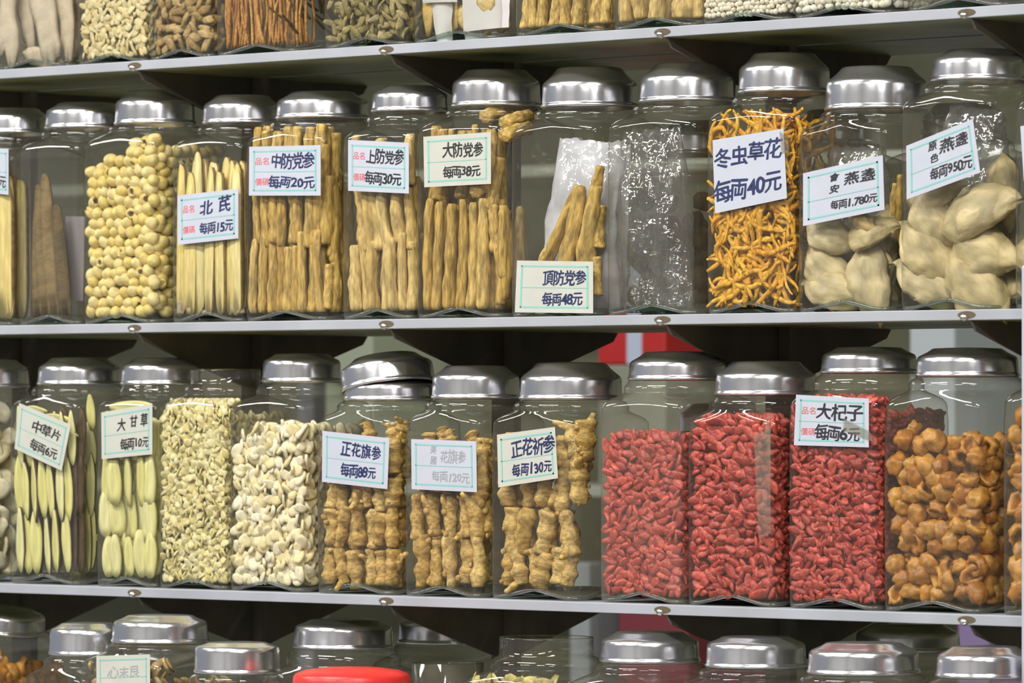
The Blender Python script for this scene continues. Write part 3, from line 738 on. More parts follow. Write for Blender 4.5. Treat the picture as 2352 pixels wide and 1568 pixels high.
o = J4['a']['lid']; o.rotation_euler = (0, math.radians(8), 0); p = Vector((0, 0, J4['a']['zlb'] + .006)); o.location = p - Euler((0, math.radians(8), 0)).to_matrix() @ p
# open small glass and red lidded tub in front
def simple_round(name, xc, r_px, ytop, yc, mats, lab, cat, wall=.0025):
    c = unp(xc, HZ, yc); S = scale_at(Vector((c.x, yc, 0))); r = r_px / S; zt = (HZ - ytop) / S - ZS[4]
    e = empty(name, (c.x, yc, ZS[4])); tag(e, lab, cat); return e, r, zt
e, r, zt = simple_round('glass_tumbler', 1028, 83, 1522, .075, None, 'open round glass with clear walls beside the red lidded tub', 'glass')
v, f = lathe([(r * .2, .003), (r * .92, .003), (r * .95, .01), (r * .985, zt * .5), (r, zt), (r * .975, zt + .0006), (r * .955, zt - .001), (r * .94, zt * .5), (r * .9, .012)]); obj('glass_wall', mesh('glass_wall', v, f, [M['glass']]), e)
v, f = lathe([(r * .3, .0005), (r * .9, .0005), (r * .94, .003), (r * .93, .008), (r * .4, .0095)]); obj('glass_foot', mesh('glass_foot', v, f, [M['base']]), e)
e, r, zt = simple_round('plastic_tub', 808, 136, 1546, -.135, None, 'round tub with a bright red plastic lid in front of the clear jar', 'tub')
v, f = lathe([(r * .3, 0), (r * .88, .0008), (r * .92, .006), (r * .94, zt - .035), (r * .9, zt - .02), (r * .3, zt - .02)]); obj('tub_body', mesh('tub_body', v, f, [M['dusty']]), e)
prof = [(r * .95, zt - .034), (r * .985, zt - .035), (r, zt - .033), (r, zt - .008), (r * .985, zt - .003), (r * .95, zt), (r * .80, zt + .0035), (r * .5, zt + .006), (r * .1, zt + .007)]
v, f = lathe(prof); lm = mesh('tub_lid', v, f, [M['redplastic']]); obj('tub_lid', lm, e)
# ================================================================== price labels
Y = '每両'
price_label(J2[0], [(-60, 335), (24, 342), (24, 447), (-60, 440)], [('元', .732, .28, .26, .20)], ink='blackink', seed=1)
price_label(J2[3], [(408, 449), (549, 433), (555, 547), (409, 562)], [('北', .36, .70, .33, .24), ('芪', .66, .73, .36, .23), (Y + '15元', .36, .28, .25, .135)], True, seed=2)
price_label(J2[4], [(573, 337), (737, 333), (737, 449), (572, 449)], [('中防党参', .31, .70, .32, .15), (Y + '20元', .28, .27, .26, .155)], True, seed=3)
price_label(J2[5], [(800, 321), (954, 327), (950, 444), (800, 438)], [('上防党参', .30, .70, .30, .155), (Y + '30元', .28, .27, .26, .145)], True, seed=4, ink='blackink')
price_label(J2[6], [(973, 314), (1128, 303), (1128, 422), (975, 430)], [('大防党参', .29, .69, .30, .15), (Y + '38元', .29, .28, .24, .135)], mat='cream', seed=5, ink='blackink')
price_label(J2[7], [(1188, 598), (1380, 600), (1378, 719), (1183, 717)], [('頂防党参', .35, .68, .30, .14), (Y + '48元', .35, .27, .26, .125)], mat='cream', seed=6)
price_label(J2[9], [(1637, 322), (1800, 295), (1808, 455), (1643, 490)], [('冬虫草花', .02, .74, .28, .235), (Y + '40元', .01, .28, .30, .225)], border=False, seed=7)
price_label(J2[10], [(1845, 398), (2028, 356), (2040, 481), (1845, 519)], [('會', .33, .79, .17, .13), ('安', .33, .57, .17, .13), ('燕盞', .51, .70, .25, .20), (Y + '1,780元', .34, .27, .18, .105)], seed=8, ink='blackink', mid=.47)
price_label(J2[11], [(2082, 335), (2235, 273), (2252, 396), (2083, 458)], [('原', .32, .80, .20, .14), ('色', .34, .57, .19, .13), ('燕盞', .49, .72, .26, .21), (Y + '950元', .33, .28, .24, .125)], seed=9, ink='blackink', mid=.47)
price_label(J2[12], [(2344, 290), (2500, 262), (2510, 382), (2352, 415)], [], seed=10)
price_label(J3[1], [(44, 925), (163, 975), (142, 1081), (34, 1030)], [('中草片', .30, .66, .26, .19), (Y + '6元', .31, .27, .24, .155)], mat='cream', seed=11, ink='blackink')
price_label(J3[2], [(233, 947), (376, 926), (374, 1043), (234, 1054)], [('大', .32, .68, .26, .16), ('甘', .57, .70, .24, .14), ('草', .77, .70, .30, .15), (Y + '10元', .38, .27, .24, .135)], mat='cream', seed=12, ink='blackink')
price_label(J3[5], [(741, 989), (897, 1006), (890, 1123), (740, 1106)], [('正花旗参', .29, .69, .30, .15), (Y + '88元', .29, .28, .27, .13)], seed=13)
price_label(J3[6], [(945, 1008), (1094, 1013), (1097, 1130), (946, 1123)], [('美', .30, .80, .17, .09), ('國', .30, .60, .17, .09), ('花旗参', .44, .68, .28, .135), (Y + '120元', .31, .28, .23, .125)], seed=14, ink='greyink')
price_label(J3[7], [(1142, 998), (1275, 980), (1282, 1098), (1145, 1119)], [('正花祈参', .24, .68, .34, .185), (Y + '130元', .24, .27, .27, .145)], seed=15, mat='cream')
price_label(J3[10], [(1829, 906), (1996, 915), (1996, 1027), (1824, 1022)], [('大杞子', .29, .70, .34, .21), (Y + '6元', .28, .27, .32, .17)], True, seed=16, ink='blackink')
price_label(J4['c'], [(222, 1506), (345, 1502), (345, 1600), (222, 1604)], [('心末艮', .22, .62, .30, .20)], mat='cream', seed=17, ink='greyink', border=True, flush=.001)
# clear tape on two goji jars
def tape(J, quad, name='clear_tape', dy=.0016):
    inv = -J['o'].location; q = [unp(x, y, J['yf'] - dy) for x, y in quad]
    for p in q: p.x = min(p.x, J['x1'] - .004)
    n = 8; vs = []; fs = []
    for k in (0, 1):
        for jn in range(n + 1):
            for i in (0, 1, 2):
                t = jn / n; u = i / 2; p = (q[0] * (1 - u) + q[1] * u) * (1 - t) + (q[3] * (1 - u) + q[2] * u) * t
                vs.append(p + inv + Vector((0, -.0003 * k - .0006 * abs(noise.noise(Vector((t * 6, u * 3, 2)))), 0)))
    B = 3 * (n + 1)
    for jn in range(n):
        for i in (0, 1): a = jn * 3 + i; fs += [(a, a + 1, a + 4, a + 3), (B + a, B + a + 3, B + a + 4, B + a + 1)]
    obj(name, mesh(name, vs, fs, [M['tape']]), J['o'])
tape(J3[9], [(1732, 1000), (1790, 985), (1795, 1225), (1742, 1235)])
tape(J3[9], [(1755, 960), (1768, 955), (1796, 1090), (1785, 1095)])
tape(J3[10], [(1938, 960), (1998, 990), (2010, 1015), (1936, 988)], dy=.0022)
tape(J2[9], [(1790, 300), (1812, 318), (1812, 350), (1795, 352)], dy=.0020)
# ================================================================== contents, second shelf
def ZT(J, py): return (HZ - py) / J['S']
def ramp(J, pts):
    """heap height from (px, py) points along the jar's front"""
    q = [(unp(x, y, J['yf'] + .006).x, unp(x, y, J['yf'] + .006).z) for x, y in pts]
    def f(x):
        if x <= q[0][0]: return q[0][1]
        for (a, za), (b, zb) in zip(q, q[1:]):
            if x <= b: return za + (zb - za) * (x - a) / (b - a)
        return q[-1][1]
    return f
def flat_rot(rr, amt=.5): return Euler((rr.uniform(-amt, amt), rr.uniform(0, 6.28), rr.uniform(-amt, amt)))
# lotus seeds
seeds = [seed_mesh(i) for i in range(8)]
seeds = seeds + [seeds[0], seeds[1], seeds[4], seeds[5]]
heap(J2[2], ramp(J2[2], [(200, 378), (245, 368), (285, 340), (330, 318), (380, 325), (410, 338)]), .0136, seeds, 'lotus_seed', 'pale cream lotus seed in the jar of lotus seeds', 'lotus seed', 'lotus seeds in the jar', 21, sc=(.92, 1.15), stuffname='lotus_seed_filling', stufflabel='deeper lotus seeds inside the jar of lotus seeds', core=True, n_ind=280)
# cream slats
def slat(i, L=.175, W=.0125):   # blunt foot, narrowing top
    return disc_mesh('root_strip', L, W, .0035, [M['astra'], M['astrabark']], 40 + i, .06, .02, .30 if i % 2 else .16, 28, 4.0)
def slat_up(i):
    m = slat(i)
    for v in m.vertices: v.co.z += .0875
    return m
slats = [slat_up(i) for i in range(5)]
rr = random.Random(31)
def slats_in(J, xs, tops, bot, w_, lab, grp, dep=0.0):
    for x, t in zip(xs, tops):
        wv = w_ * rr.uniform(1.15, 1.5)
        stick(J, rr.choice(slats), .175, .0062, x - rr.uniform(-3, 7), bot + rr.uniform(-8, 2), x + rr.uniform(-3, 5), t, wv, .002 + dep + rr.uniform(0, .004), 'root_strip', lab, 'dried root', grp, rr, rr.uniform(-.25, .25))
l3 = 'long cream root slat standing in the jar priced 15 yuan'
slats_in(J2[3], [418, 437, 457, 481, 506, 530, 550, 566], [380, 398, 352, 385, 392, 372, 388, 378], 735, 23, l3, 'cream slats priced 15 yuan')
slats_in(J2[3], [428, 448, 470, 494, 518, 541, 560, 580], [392, 372, 366, 372, 362, 366, 372, 380], 730, 25, l3, 'cream slats priced 15 yuan', .010)
slats_in(J2[3], [440, 465, 490, 515, 540, 565, 590], [400, 380, 390, 380, 380, 390, 400], 728, 27, l3, 'cream slats priced 15 yuan', .022)
tips = root_mesh('root_tip', .026, .0052, .0040, M['greytip'], 77, wr=.3, rings=8)
for x, y0 in ((414, 690), (441, 692), (474, 712), (540, 685), (559, 700)):
    stick(J2[3], tips, .026, .0052, x, 737, x - 2, y0, 21, .0006, 'root_tip', 'short grey root end at the bottom of the jar priced 15 yuan', 'dried root', 'grey root ends', rr)
l0 = 'cream root slat in the jar cut off by the frame, second shelf'
slats_in(J2[0], [-20, 8, 34, 45], [380, 372, 420, 400], 740, 30, l0, 'cream slats in the cut off jar')
slats_in(J2[0], [-30, 20, 55, 70], [390, 400, 410, 430], 735, 30, l0, 'cream slats in the cut off jar', .02)
# nearly empty jar: stand-ins for the neighbour's slats, dimness put into their colour; a grey card
dimslat = slats[1].copy(); dimslat.materials[0] = M['dim']
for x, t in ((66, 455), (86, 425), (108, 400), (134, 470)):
    stick(J2[1], dimslat, .175, .0062, x + 18, 738, x - 6, t, rr.uniform(26, 40), .022, 'dimmed_strip', 'dimmed stand-in for a cream slat of the cut off jar beyond', 'dried root', 'dimmed stand-in slats in the nearly empty jar', rr, .3)
mb = MB(); p = unp(165, 560, J2[1]['yf'] + .05); mb.box((-.012, 0, -.07), (.022, .0006, .03))
o = obj('grey_card', mb.mesh('grey_card', [plain('grey_mauve_card', (.30, .27, .29), .6)], False), loc=(p.x, p.y, J2[1]['z0'] + .10)); o.rotation_euler = (0, .04, 0)
tag(o, 'grey mauve card standing inside the nearly empty jar', 'card')
# tan roots
roots = [root_mesh('tan_root', .08, .0075, .0062, M['root'], 100 + i, bend=.09, wr=.34, rings=20, seg=14) for i in range(9)]
lroots = [root_mesh('tan_root', .13, .0080, .0052, M['root'], 130 + i, bend=.05, wr=.36, rings=28, seg=14) for i in range(7)]
proots = [root_mesh('tan_root', .09, .0076, .0060, M['rootpale'], 150 + i, bend=.07, wr=.30, rings=22, seg=14) for i in range(7)]
def T(J, ms, L0, xs, yt, yb, w_, dep, lab, grp, **kw): tier(J, ms, L0, .0072, xs, yt, yb, w_, dep, rr, 'tan_root', lab, 'dried root', grp, **kw)
la, ga = 'short tan root packed upright in the jar priced 20 yuan', 'roots priced 20 yuan'
T(J2[4], roots, .08, lin(590, 728, 8), 425, 562, 25, 0, la, ga, jy=22); T(J2[4], roots, .08, lin(588, 735, 9), 548, 728, 24, 0, la, ga, jy=24)
T(J2[4], roots, .08, lin(590, 735, 7), 298, 428, 28, .004, la, ga, jy=16)
T(J2[4], roots, .08, lin(600, 790, 9), 420, 600, 27, .015, la, ga, jy=20); T(J2[4], roots, .08, lin(600, 790, 9), 560, 726, 27, .015, la, ga, jy=20)
T(J2[4], roots, .08, lin(610, 790, 7), 300, 440, 28, .018, la, ga); T(J2[4], roots, .08, lin(620, 850, 8), 420, 590, 27, .032, la, ga); T(J2[4], roots, .08, lin(620, 850, 8), 570, 724, 27, .032, la, ga)
for x0, y0, x1, y1, w_ in ((752, 562, 758, 402, 30), (752, 710, 775, 605, 26), (742, 470, 748, 330, 24)): stick(J2[4], roots[3], .08, .0072, x0, y0, x1, y1, w_, .008, 'tan_root', la, 'dried root', ga, rr)
la, ga = 'pale tan root in the jar priced 30 yuan', 'roots priced 30 yuan'
for x0, y0, x1, y1, w_ in ((845, 580, 812, 430, 38), (878, 575, 852, 415, 34), (900, 565, 880, 425, 32), (925, 560, 912, 430, 30), (948, 575, 938, 430, 30), (862, 600, 836, 420, 30)):
    stick(J2[5], rr.choice(proots), .09, .0076, x0, y0, x1, y1, w_, .004, 'tan_root', la, 'dried root', ga, rr)
T(J2[5], proots, .09, [815, 840, 862, 885, 905, 928, 950], 545, 730, 27, 0, la, ga, jy=18, lean=6)
T(J2[5], proots, .09, lin(815, 955, 7), 400, 560, 30, .014, la, ga); T(J2[5], proots, .09, lin(820, 960, 7), 545, 728, 30, .014, la, ga); T(J2[5], proots, .09, lin(815, 945, 5), 318, 420, 30, .006, la, ga); T(J2[5], proots, .09, lin(840, 990, 6), 420, 590, 30, .030, la, ga); T(J2[5], proots, .09, lin(840, 990, 6), 560, 726, 30, .030, la, ga)
la, ga = 'long tan root in the jar with the yellowed 38 yuan card', 'roots priced 38 yuan'
T(J2[6], lroots, .13, [986, 1008, 1036, 1060, 1086, 1110], 465, 730, 27, 0, la, ga, jy=14, lean=-5, jx=3)
T(J2[6], lroots, .13, [1000, 1022, 1048, 1074, 1100, 1130, 1150], 470, 730, 28, .014, la, ga, jy=20); T(J2[6], lroots, .13, lin(1010, 1230, 8), 470, 728, 28, .03, la, ga); T(J2[6], lroots, .13, lin(985, 1130, 5), 290, 460, 30, .012, la, ga); T(J2[6], lroots, .13, lin(1000, 1150, 5), 300, 480, 30, .035, la, ga)
for x0, y0, x1, y1, w_ in ((1140, 580, 1130, 470, 30), (1126, 480, 1150, 360, 26), (1166, 690, 1158, 470, 28), (1150, 700, 1140, 560, 26), (1178, 640, 1172, 480, 22)): stick(J2[6], rr.choice(roots), .08, .0072, x0, y0, x1, y1, w_, .004, 'tan_root', la, 'dried root', ga, rr)
for x, y in ((1156, 312), (1140, 283), (1090, 440), (1095, 268)):
    p = unp(x, y, J2[6]['yf'] + .006); p.y += (.012 if y < 300 else 0)
    o = put(roots[2], p, (-1.35, .2, .1), 'tan_root', la, 'dried root', ga); o.scale = (1.1, 1.1, .6)
la, ga = 'fat tan root fanned out in front of the plastic bag, 48 yuan jar', 'roots priced 48 yuan'
for k, (x0, y0, x1, y1, w_, d_) in enumerate(((1240, 640, 1328, 432, 36, .008), (1285, 660, 1332, 425, 42, .002), (1345, 650, 1372, 425, 44, .004), (1350, 520, 1396, 380, 32, .008), (1376, 570, 1398, 470, 30, .012), (1384, 680, 1392, 588, 26, .004), (1215, 690, 1262, 570, 34, .006), (1310, 700, 1330, 560, 36, .012))):
    stick(J2[7], lroots[k % 7], .13, .0076, x0, y0, x1, y1, w_, d_, 'tan_root', la, 'dried root', ga, rr)
def bag(J, x, y, w_px, h_px, dep, seed, mat, lab, t=.02, tilt=0, name='plastic_bag'):
    p = unp(x, y, J['yf'] + dep); o = obj(name, pouch(name, w_px / J['S'], h_px / J['S'], t, [M[mat]], seed), loc=p); o.rotation_euler = (0, tilt, 0)
    return tag(o, lab, 'plastic bag')
bag(J2[7], 1338, 705, 265, 385, .050, 3, 'whitebag', 'milky crumpled plastic bag behind the fat roots, 48 yuan jar', .036, .10)
bag(J2[8], 1510, 712, 215, 420, .052, 5, 'bag', 'clear crumpled plastic bag alone in the jar without roots', .05, -.04)
bag(J2[10], 1960, 560, 185, 225, .06, 8, 'bag', 'small clear bag above the fewer pale nests', .05, .05)
bag(J2[11], 2225, 450, 190, 205, .06, 12, 'bag', 'clear bag with a folded corner above the large cream nests', .05, .12)
# orange strands
strands = [strand_mesh(i) for i in range(16)]
J = J2[9]; lo_, gr_ = 'curled orange fungus strand in the jar priced 40 yuan', 'orange fungus strands'
rr = random.Random(41); rest = MB()
bbox(strands)
for i in range(190):
    x = rr.uniform(J['x0'] + .006, J['x1'] - .006); z = rr.uniform(J['z0'] + .012, ZT(J, 262)); dep = rr.uniform(.005, .014)
    if z > ZT(J, 430) and x < J['x0'] + .09 and rr.random() < .45: continue
    ro = Euler((rr.uniform(-.25, .25), rr.uniform(0, 6.28), rr.uniform(-.3, .3))); m_ = rr.choice(strands)
    p = fit(J, m_, Vector((x, J['yf'] + dep + (.012 if z > J['zf'] else 0), z)), ro); 
    put(m_, p, ro, 'cordyceps_strand', lo_, 'dried fungus', gr_)
for i in range(330):
    ro = Euler((rr.uniform(-.5, .5), rr.uniform(0, 6.28), rr.uniform(-1.6, 1.6))); m_ = rr.choice(strands)
    p = fit(J, m_, Vector((rr.uniform(J['x0'], J['x1']), J['yf'] + rr.uniform(.018, .105), rr.uniform(J['z0'] + .01, ZT(J, 290)))), ro, 1.0, .008)
    rest.addmesh(m_, Matrix.Translation(p) @ ro.to_matrix().to_4x4())
tag(obj('strand_filling', rest.mesh('strand_filling', [M['cord']])), 'tangle of orange strands deeper in the jar priced 40 yuan', 'fungus filling', kind='stuff')
# bird nests
nests = [nest_mesh(i) for i in range(7)]
def nestp(J, x, y, sc_, ry, rx, rz, dep, lab, grp):
    p = unp(x, y, J['yf'] + .004 + dep); put(rr.choice(nests), p, Euler((rx - .55, ry, rz)), 'bird_nest', lab, 'bird nest', grp, sc_)
la, ga = 'pale half cup bird nest in the 1,780 yuan jar', 'bird nests priced 1,780 yuan'
for a in ((1905, 545, .88, .5, .1, .2, .024), (2003, 545, .92, -.2, -.2, -.1, .022), (1905, 630, 1.0, .7, .3, .15, .026), (1925, 672, 1.08, .25, .1, .1, .022), (2010, 645, 1.15, 1.3, .1, -.3, .026), (2020, 620, 1.0, -.2, .2, -.6, .05), (1940, 600, 1.0, .2, .2, .1, .06), (2040, 560, 1.0, 1.4, 0, -.9, .06), (1990, 680, 1.0, .1, .2, 0, .06)): nestp(J2[10], *a, la, ga)
o = put(longan_mesh(3), unp(1985, 512, J2[10]['yf'] + .012), (.3, .8, .2), 'brown_bark_piece', 'ragged brown piece on top of the nests below the 1,780 card', 'dried bark', None, (1.5, .7, 1.2)); o.data = o.data.copy(); o.data.materials[0] = M['chip']
for x0, y0, x1, y1 in ((2050, 540, 2058, 420), (2066, 560, 2068, 400)): stick(J2[10], lroots[2], .13, .0080, x0, y0, x1, y1, 24, .05, 'bark_strip', 'rough tan strip at the side of the 1,780 yuan jar', 'dried bark', 'rough strips beside the nests', rr)
la, ga = 'large cream bird nest in the 950 yuan jar', 'bird nests priced 950 yuan'
for a in ((2145, 455, .9, -.2, .2, .1, .03), (2142, 508, 1.0, 1.1, .2, .35, .027), (2255, 495, 1.32, -.35, -.1, -.05, .024), (2140, 590, 1.2, .85, .15, .3, .026), (2262, 578, 1.3, .45, .2, -.25, .03), (2142, 655, 1.18, .55, .1, .2, .026), (2245, 655, 1.25, .75, .1, -.05, .024), (2312, 440, 1.0, 1.3, .1, -.6, .05), (2310, 560, 1.1, 1.2, 0, -.8, .07), (2200, 560, 1.1, .3, 0, .1, .075), (2320, 670, 1.1, .2, 0, -.8, .06), (2190, 470, 1.0, .2, .2, .3, .075), (2210, 670, 1.1, .2, 0, .2, .075)): nestp(J2[11], *a, la, ga)
nestp(J2[12], 2420, 600, 1.2, .3, 0, 0, .03, 'bird nest in the jar cut off by the frame, second shelf', 'bird nests in the cut off jar')
# ================================================================== contents, third shelf
bulbs = [disc_mesh('bulb_slice', .0165, .0125, .0028, [M['bulb']], i, .25, .28, .25 * (i % 2), 12) for i in range(9)]
bigb = [disc_mesh('bulb_slice', .034, .028, .0035, [M['bulb']], 20 + i, .3, .25, 0, 14) for i in range(5)]
flakes = [disc_mesh('beige_flake', .0120, .0085, .0016, [M['flake']], 50 + i, .35, .3, .2 * (i % 2), 10) for i in range(9)]
frot = lambda a: (lambda rr: Euler((rr.uniform(-a, a), rr.uniform(0, 6.28), rr.uniform(-a, a))))
heap(J3[0], lambda x: ZT(J3[0], 925), .0235, bigb, 'bulb_slice', 'pale bulb slice in the jar cut off by the frame, third shelf', 'bulb slice', 'bulb slices in the cut off jar', 51, rot=frot(.6), stuffname='bulb_slice_filling', stufflabel='deeper bulb slices in the cut off jar, third shelf', core=True, sc=(.8, 1.0))
heap(J3[4], ramp(J3[4], [(537, 1010), (580, 985), (640, 972), (700, 968), (740, 985)]), .0105, bulbs, 'bulb_slice', 'ivory bulb slice in the jar two thirds full', 'bulb slice', 'bulb slices in the two thirds full jar', 52, rot=frot(.75), stuffname='bulb_slice_filling', stufflabel='deeper ivory bulb slices in the jar two thirds full', core=True, n_ind=280, sc=(.85, 1.25), layers=3)
heap(J3[3], lambda x: ZT(J3[3], 915), .0072, flakes, 'beige_flake', 'fine beige flake in the open jar without lid', 'flake', 'beige flakes in the open jar', 53, rot=frot(.8), stuffname='flake_filling', stufflabel='fine beige flakes filling the open jar', core=True, n_ind=290, sc=(.8, 1.3), layers=3)
# liquorice
lico = [disc_mesh('liquorice_slice', .062, .0122, .003, [M['lico'], M['licobark']], 70 + i, .10, .02, 0, 20, 1.75) for i in range(6)]
licob = [disc_mesh('liquorice_slice', .060, .0165, .0035, [M['lico'], M['lico']], 80 + i, .08, .02, .12, 20, 2.1) for i in range(6)]
licoshade = [m.copy() for m in lico[:3]]
for m in licoshade: m.materials[0] = M['licobark']  # dark copies for the layer behind; gap shade put into their colour
for m in lico + licob + licoshade:
    for v in m.vertices: v.co.z += .031
rr = random.Random(61)
def LT(J, ms, xs, yt, yb, w_, dep, lab, grp, lean=4, w0=.0061):
    for x in xs:
        stick(J, rr.choice(ms), .0615, w0, x + lean + rr.uniform(-3, 3), yb + rr.uniform(-6, 6), x - lean + rr.uniform(-3, 3), yt + rr.uniform(-12, 12), w_ * rr.uniform(.85, 1.2), dep + rr.uniform(0, .004), 'liquorice_slice', lab, 'liquorice slice', grp, rr, rr.uniform(-.5, .5))
la, ga = 'narrow yellow liquorice slice with dark bark, tilted 6 yuan card', 'narrow liquorice slices'
J = J3[1]
LT(J, lico, [48, 66, 86, 108, 130, 155], 1172, 1322, 23, .001, la, ga); LT(J, lico, [44, 60, 78, 98, 118, 138, 158], 1050, 1195, 23, .001, la, ga); LT(J, lico, lin(46, 165, 7), 945, 1075, 20, .003, la, ga)
lb, gb = 'dark liquorice copy painting shade into the gaps, tilted 6 yuan card', 'dark liquorice slices'
LT(J, licoshade, lin(52, 190, 8), 1160, 1315, 24, .010, lb, gb); LT(J, licoshade, lin(52, 190, 8), 1040, 1190, 24, .010, lb, gb); LT(J, licoshade, lin(60, 190, 7), 945, 1075, 24, .011, lb, gb)
LT(J, lico, lin(60, 225, 8), 1160, 1310, 22, .026, la, ga); LT(J, lico, lin(60, 225, 8), 1040, 1190, 22, .026, la, ga)
for x0, y0, x1, y1, w_ in ((203, 1085, 196, 968, 40), (196, 1170, 206, 1060, 40), (200, 1270, 212, 1200, 44), (212, 990, 206, 905, 18), (190, 1185, 178, 1080, 30), (160, 1325, 225, 1260, 16), (165, 1328, 232, 1290, 16)): stick(J, rr.choice(licob), .0615, .0082, x0, y0, x1, y1, w_, .03, 'liquorice_slice', la, 'liquorice slice', ga, rr, .3)
for x0, y0, x1, y1, w_ in ((60, 935, 110, 945, 14), (95, 955, 168, 965, 18), (110, 975, 190, 1000, 16)): stick(J, rr.choice(lico), .0615, .0061, x0, y0, x1, y1, w_, .006, 'liquorice_slice', la, 'liquorice slice', ga, rr, .3)
la, ga = 'broad yellow liquorice slice in the jar priced 10 yuan', 'broad liquorice slices'
J = J3[2]
LT(J, licob, [248, 268, 298, 324, 352], 1222, 1332, 29, .001, la, ga, 2, .0082); LT(J, licob, [240, 272, 305, 335, 362], 1128, 1242, 31, .003, la, ga, 2, .0082)
LT(J, licob, [244, 264, 294, 325, 358], 1035, 1165, 31, .001, la, ga, 4, .0082); LT(J, licob, [250, 280, 310, 340], 945, 1060, 30, .003, la, ga, 3, .0082)
for dep in (.012, .026):
    for yt, yb in ((1215, 1330), (1120, 1240), (1030, 1150), (950, 1060)): LT(J, licob, lin(252, 385, 5), yt, yb, 32, dep, la, ga, 3, .0082)
stick(J, licob[2], .0615, .0082, 250, 936, 352, 930, 22, .006, 'liquorice_slice', la, 'liquorice slice', ga, rr, .2)
# ginseng
gins = [ginseng_mesh(i) for i in range(9)]
def G(J, xs, yt, yb, w_, dep, lab, grp, lean=0, jy=8):
    for x in xs:
        up = rr.random() < .55; a, b = (yb, yt) if up else (yt, yb)
        stick(J, rr.choice(gins), .040, .0086, x + rr.uniform(-9, 9) + lean, a + rr.uniform(-jy, jy), x + rr.uniform(-12, 12) - lean, b + rr.uniform(-jy, jy), w_ * rr.uniform(.95, 1.5), dep + rr.uniform(0, .003), 'ginseng_root', lab, 'ginseng root', grp, rr)
la, ga = 'knobbly tan ginseng root in the jar priced 88 yuan', 'ginseng roots priced 88 yuan'
J = J3[5]
for dep in (0, .017, .034):
    G(J, lin(760, 905, 6), 1262, 1348, 30, dep, la, ga, 4); G(J, lin(757, 915, 6), 1168, 1258, 30, dep, la, ga, 3); G(J, lin(757, 915, 6), 1090, 1172, 30, dep, la, ga, -5); G(J, lin(760, 920, 6), 1010, 1095, 30, dep + .002, la, ga)
G(J, [850, 900, 925], 970, 1020, 28, .02, la, ga)
la, ga = 'tan ginseng root in the jar with the faded 120 yuan card', 'ginseng roots priced 120 yuan'
J = J3[6]
for dep in (0, .017, .034):
    G(J, lin(962, 1100, 5), 1232, 1345, 33, dep, la, ga, 2); G(J, lin(962, 1105, 5), 1128, 1235, 32, dep, la, ga, -3); G(J, lin(965, 1120, 5), 1030, 1130, 32, dep + .002, la, ga)
G(J, [965, 1020, 1035, 1085], 985, 1025, 26, .016, la, ga); G(J, [1115, 1120, 1112], 1010, 1090, 28, .012, la, ga); G(J, [1112, 1118], 1120, 1230, 28, .012, la, ga)
la, ga = 'thick ringed ginseng root in the jar priced 130 yuan', 'ginseng roots priced 130 yuan'
J = J3[7]
for dep in (0, .018):
    G(J, [1165, 1195, 1228, 1258], 1265, 1350, 38, dep, la, ga, 6); G(J, [1175, 1210, 1255, 1305], 1168, 1275, 40, dep, la, ga, 5); G(J, [1165, 1205, 1250, 1290], 1080, 1170, 36, dep + .003, la, ga)
    G(J, [1160, 1200, 1250, 1290, 1330], 1000, 1090, 36, dep + .010, la, ga, jy=14)
G(J, [1300, 1328, 1352, 1372], 1060, 1160, 34, .004, la, ga, -4); G(J, [1318, 1345, 1370], 970, 1060, 34, .010, la, ga); G(J, [1308, 1292], 1250, 1345, 36, .003, la, ga)
# goji
bers = [berry_mesh(i) for i in range(8)]
grot = lambda rr: Euler((1.57 + rr.uniform(-.8, .8), rr.gauss(0, .62), rr.uniform(-.6, .6)), 'XYZ')
for J, top, lab, grp, k, s_ in ((J3[8], [(1387, 1005), (1450, 990), (1520, 1000), (1600, 1005)], 'red goji berry in the dusty jar filled least', 'goji berries in the dusty jar', 71, 1.06),
                            (J3[9], [(1588, 965), (1640, 938), (1720, 930), (1830, 925)], 'red goji berry in the jar filled to the shoulder', 'goji berries in the full jar', 72, 1.1),
                            (J3[10], [(1820, 925), (1900, 905), (2040, 915)], 'small red goji berry in the jar with the taped card', 'goji berries under the taped card', 73, .92)):
    heap(J, ramp(J, top), .0086 * s_, bers, 'goji_berry', lab, 'goji berry', grp, k, rot=grot, n_ind=105, sc=(.85 * s_, 1.2 * s_), stuffname='goji_filling', stufflabel='heap of deeper ' + lab.replace('red goji berry', 'red goji berries'), core=True, layers=3, jit=.35)
# longan
longs = [longan_mesh(i) for i in range(9)]
heap(J3[11], ramp(J3[11], [(2038, 985), (2080, 1000), (2130, 1015), (2180, 1005), (2230, 1000), (2320, 985)]), .0200, longs, 'dried_longan', 'shrivelled orange dried longan in the two thirds full jar', 'dried longan', 'dried longan in the whole jar', 81, stuffname='longan_filling', stufflabel='deeper dried longan inside the two thirds full jar', sc=(.82, 1.12), layers=3, jit=.26)
heap(J3[12], lambda x: ZT(J3[12], 930), .0190, longs, 'dried_longan', 'dried longan in the jar beside the corner post', 'dried longan', 'dried longan beside the post', 82, stuffname='longan_filling', stufflabel='deeper dried longan in the jar beside the corner post', sc=(.92, 1.2), x_cut=J3[12]['x0'] + .05, side=False)
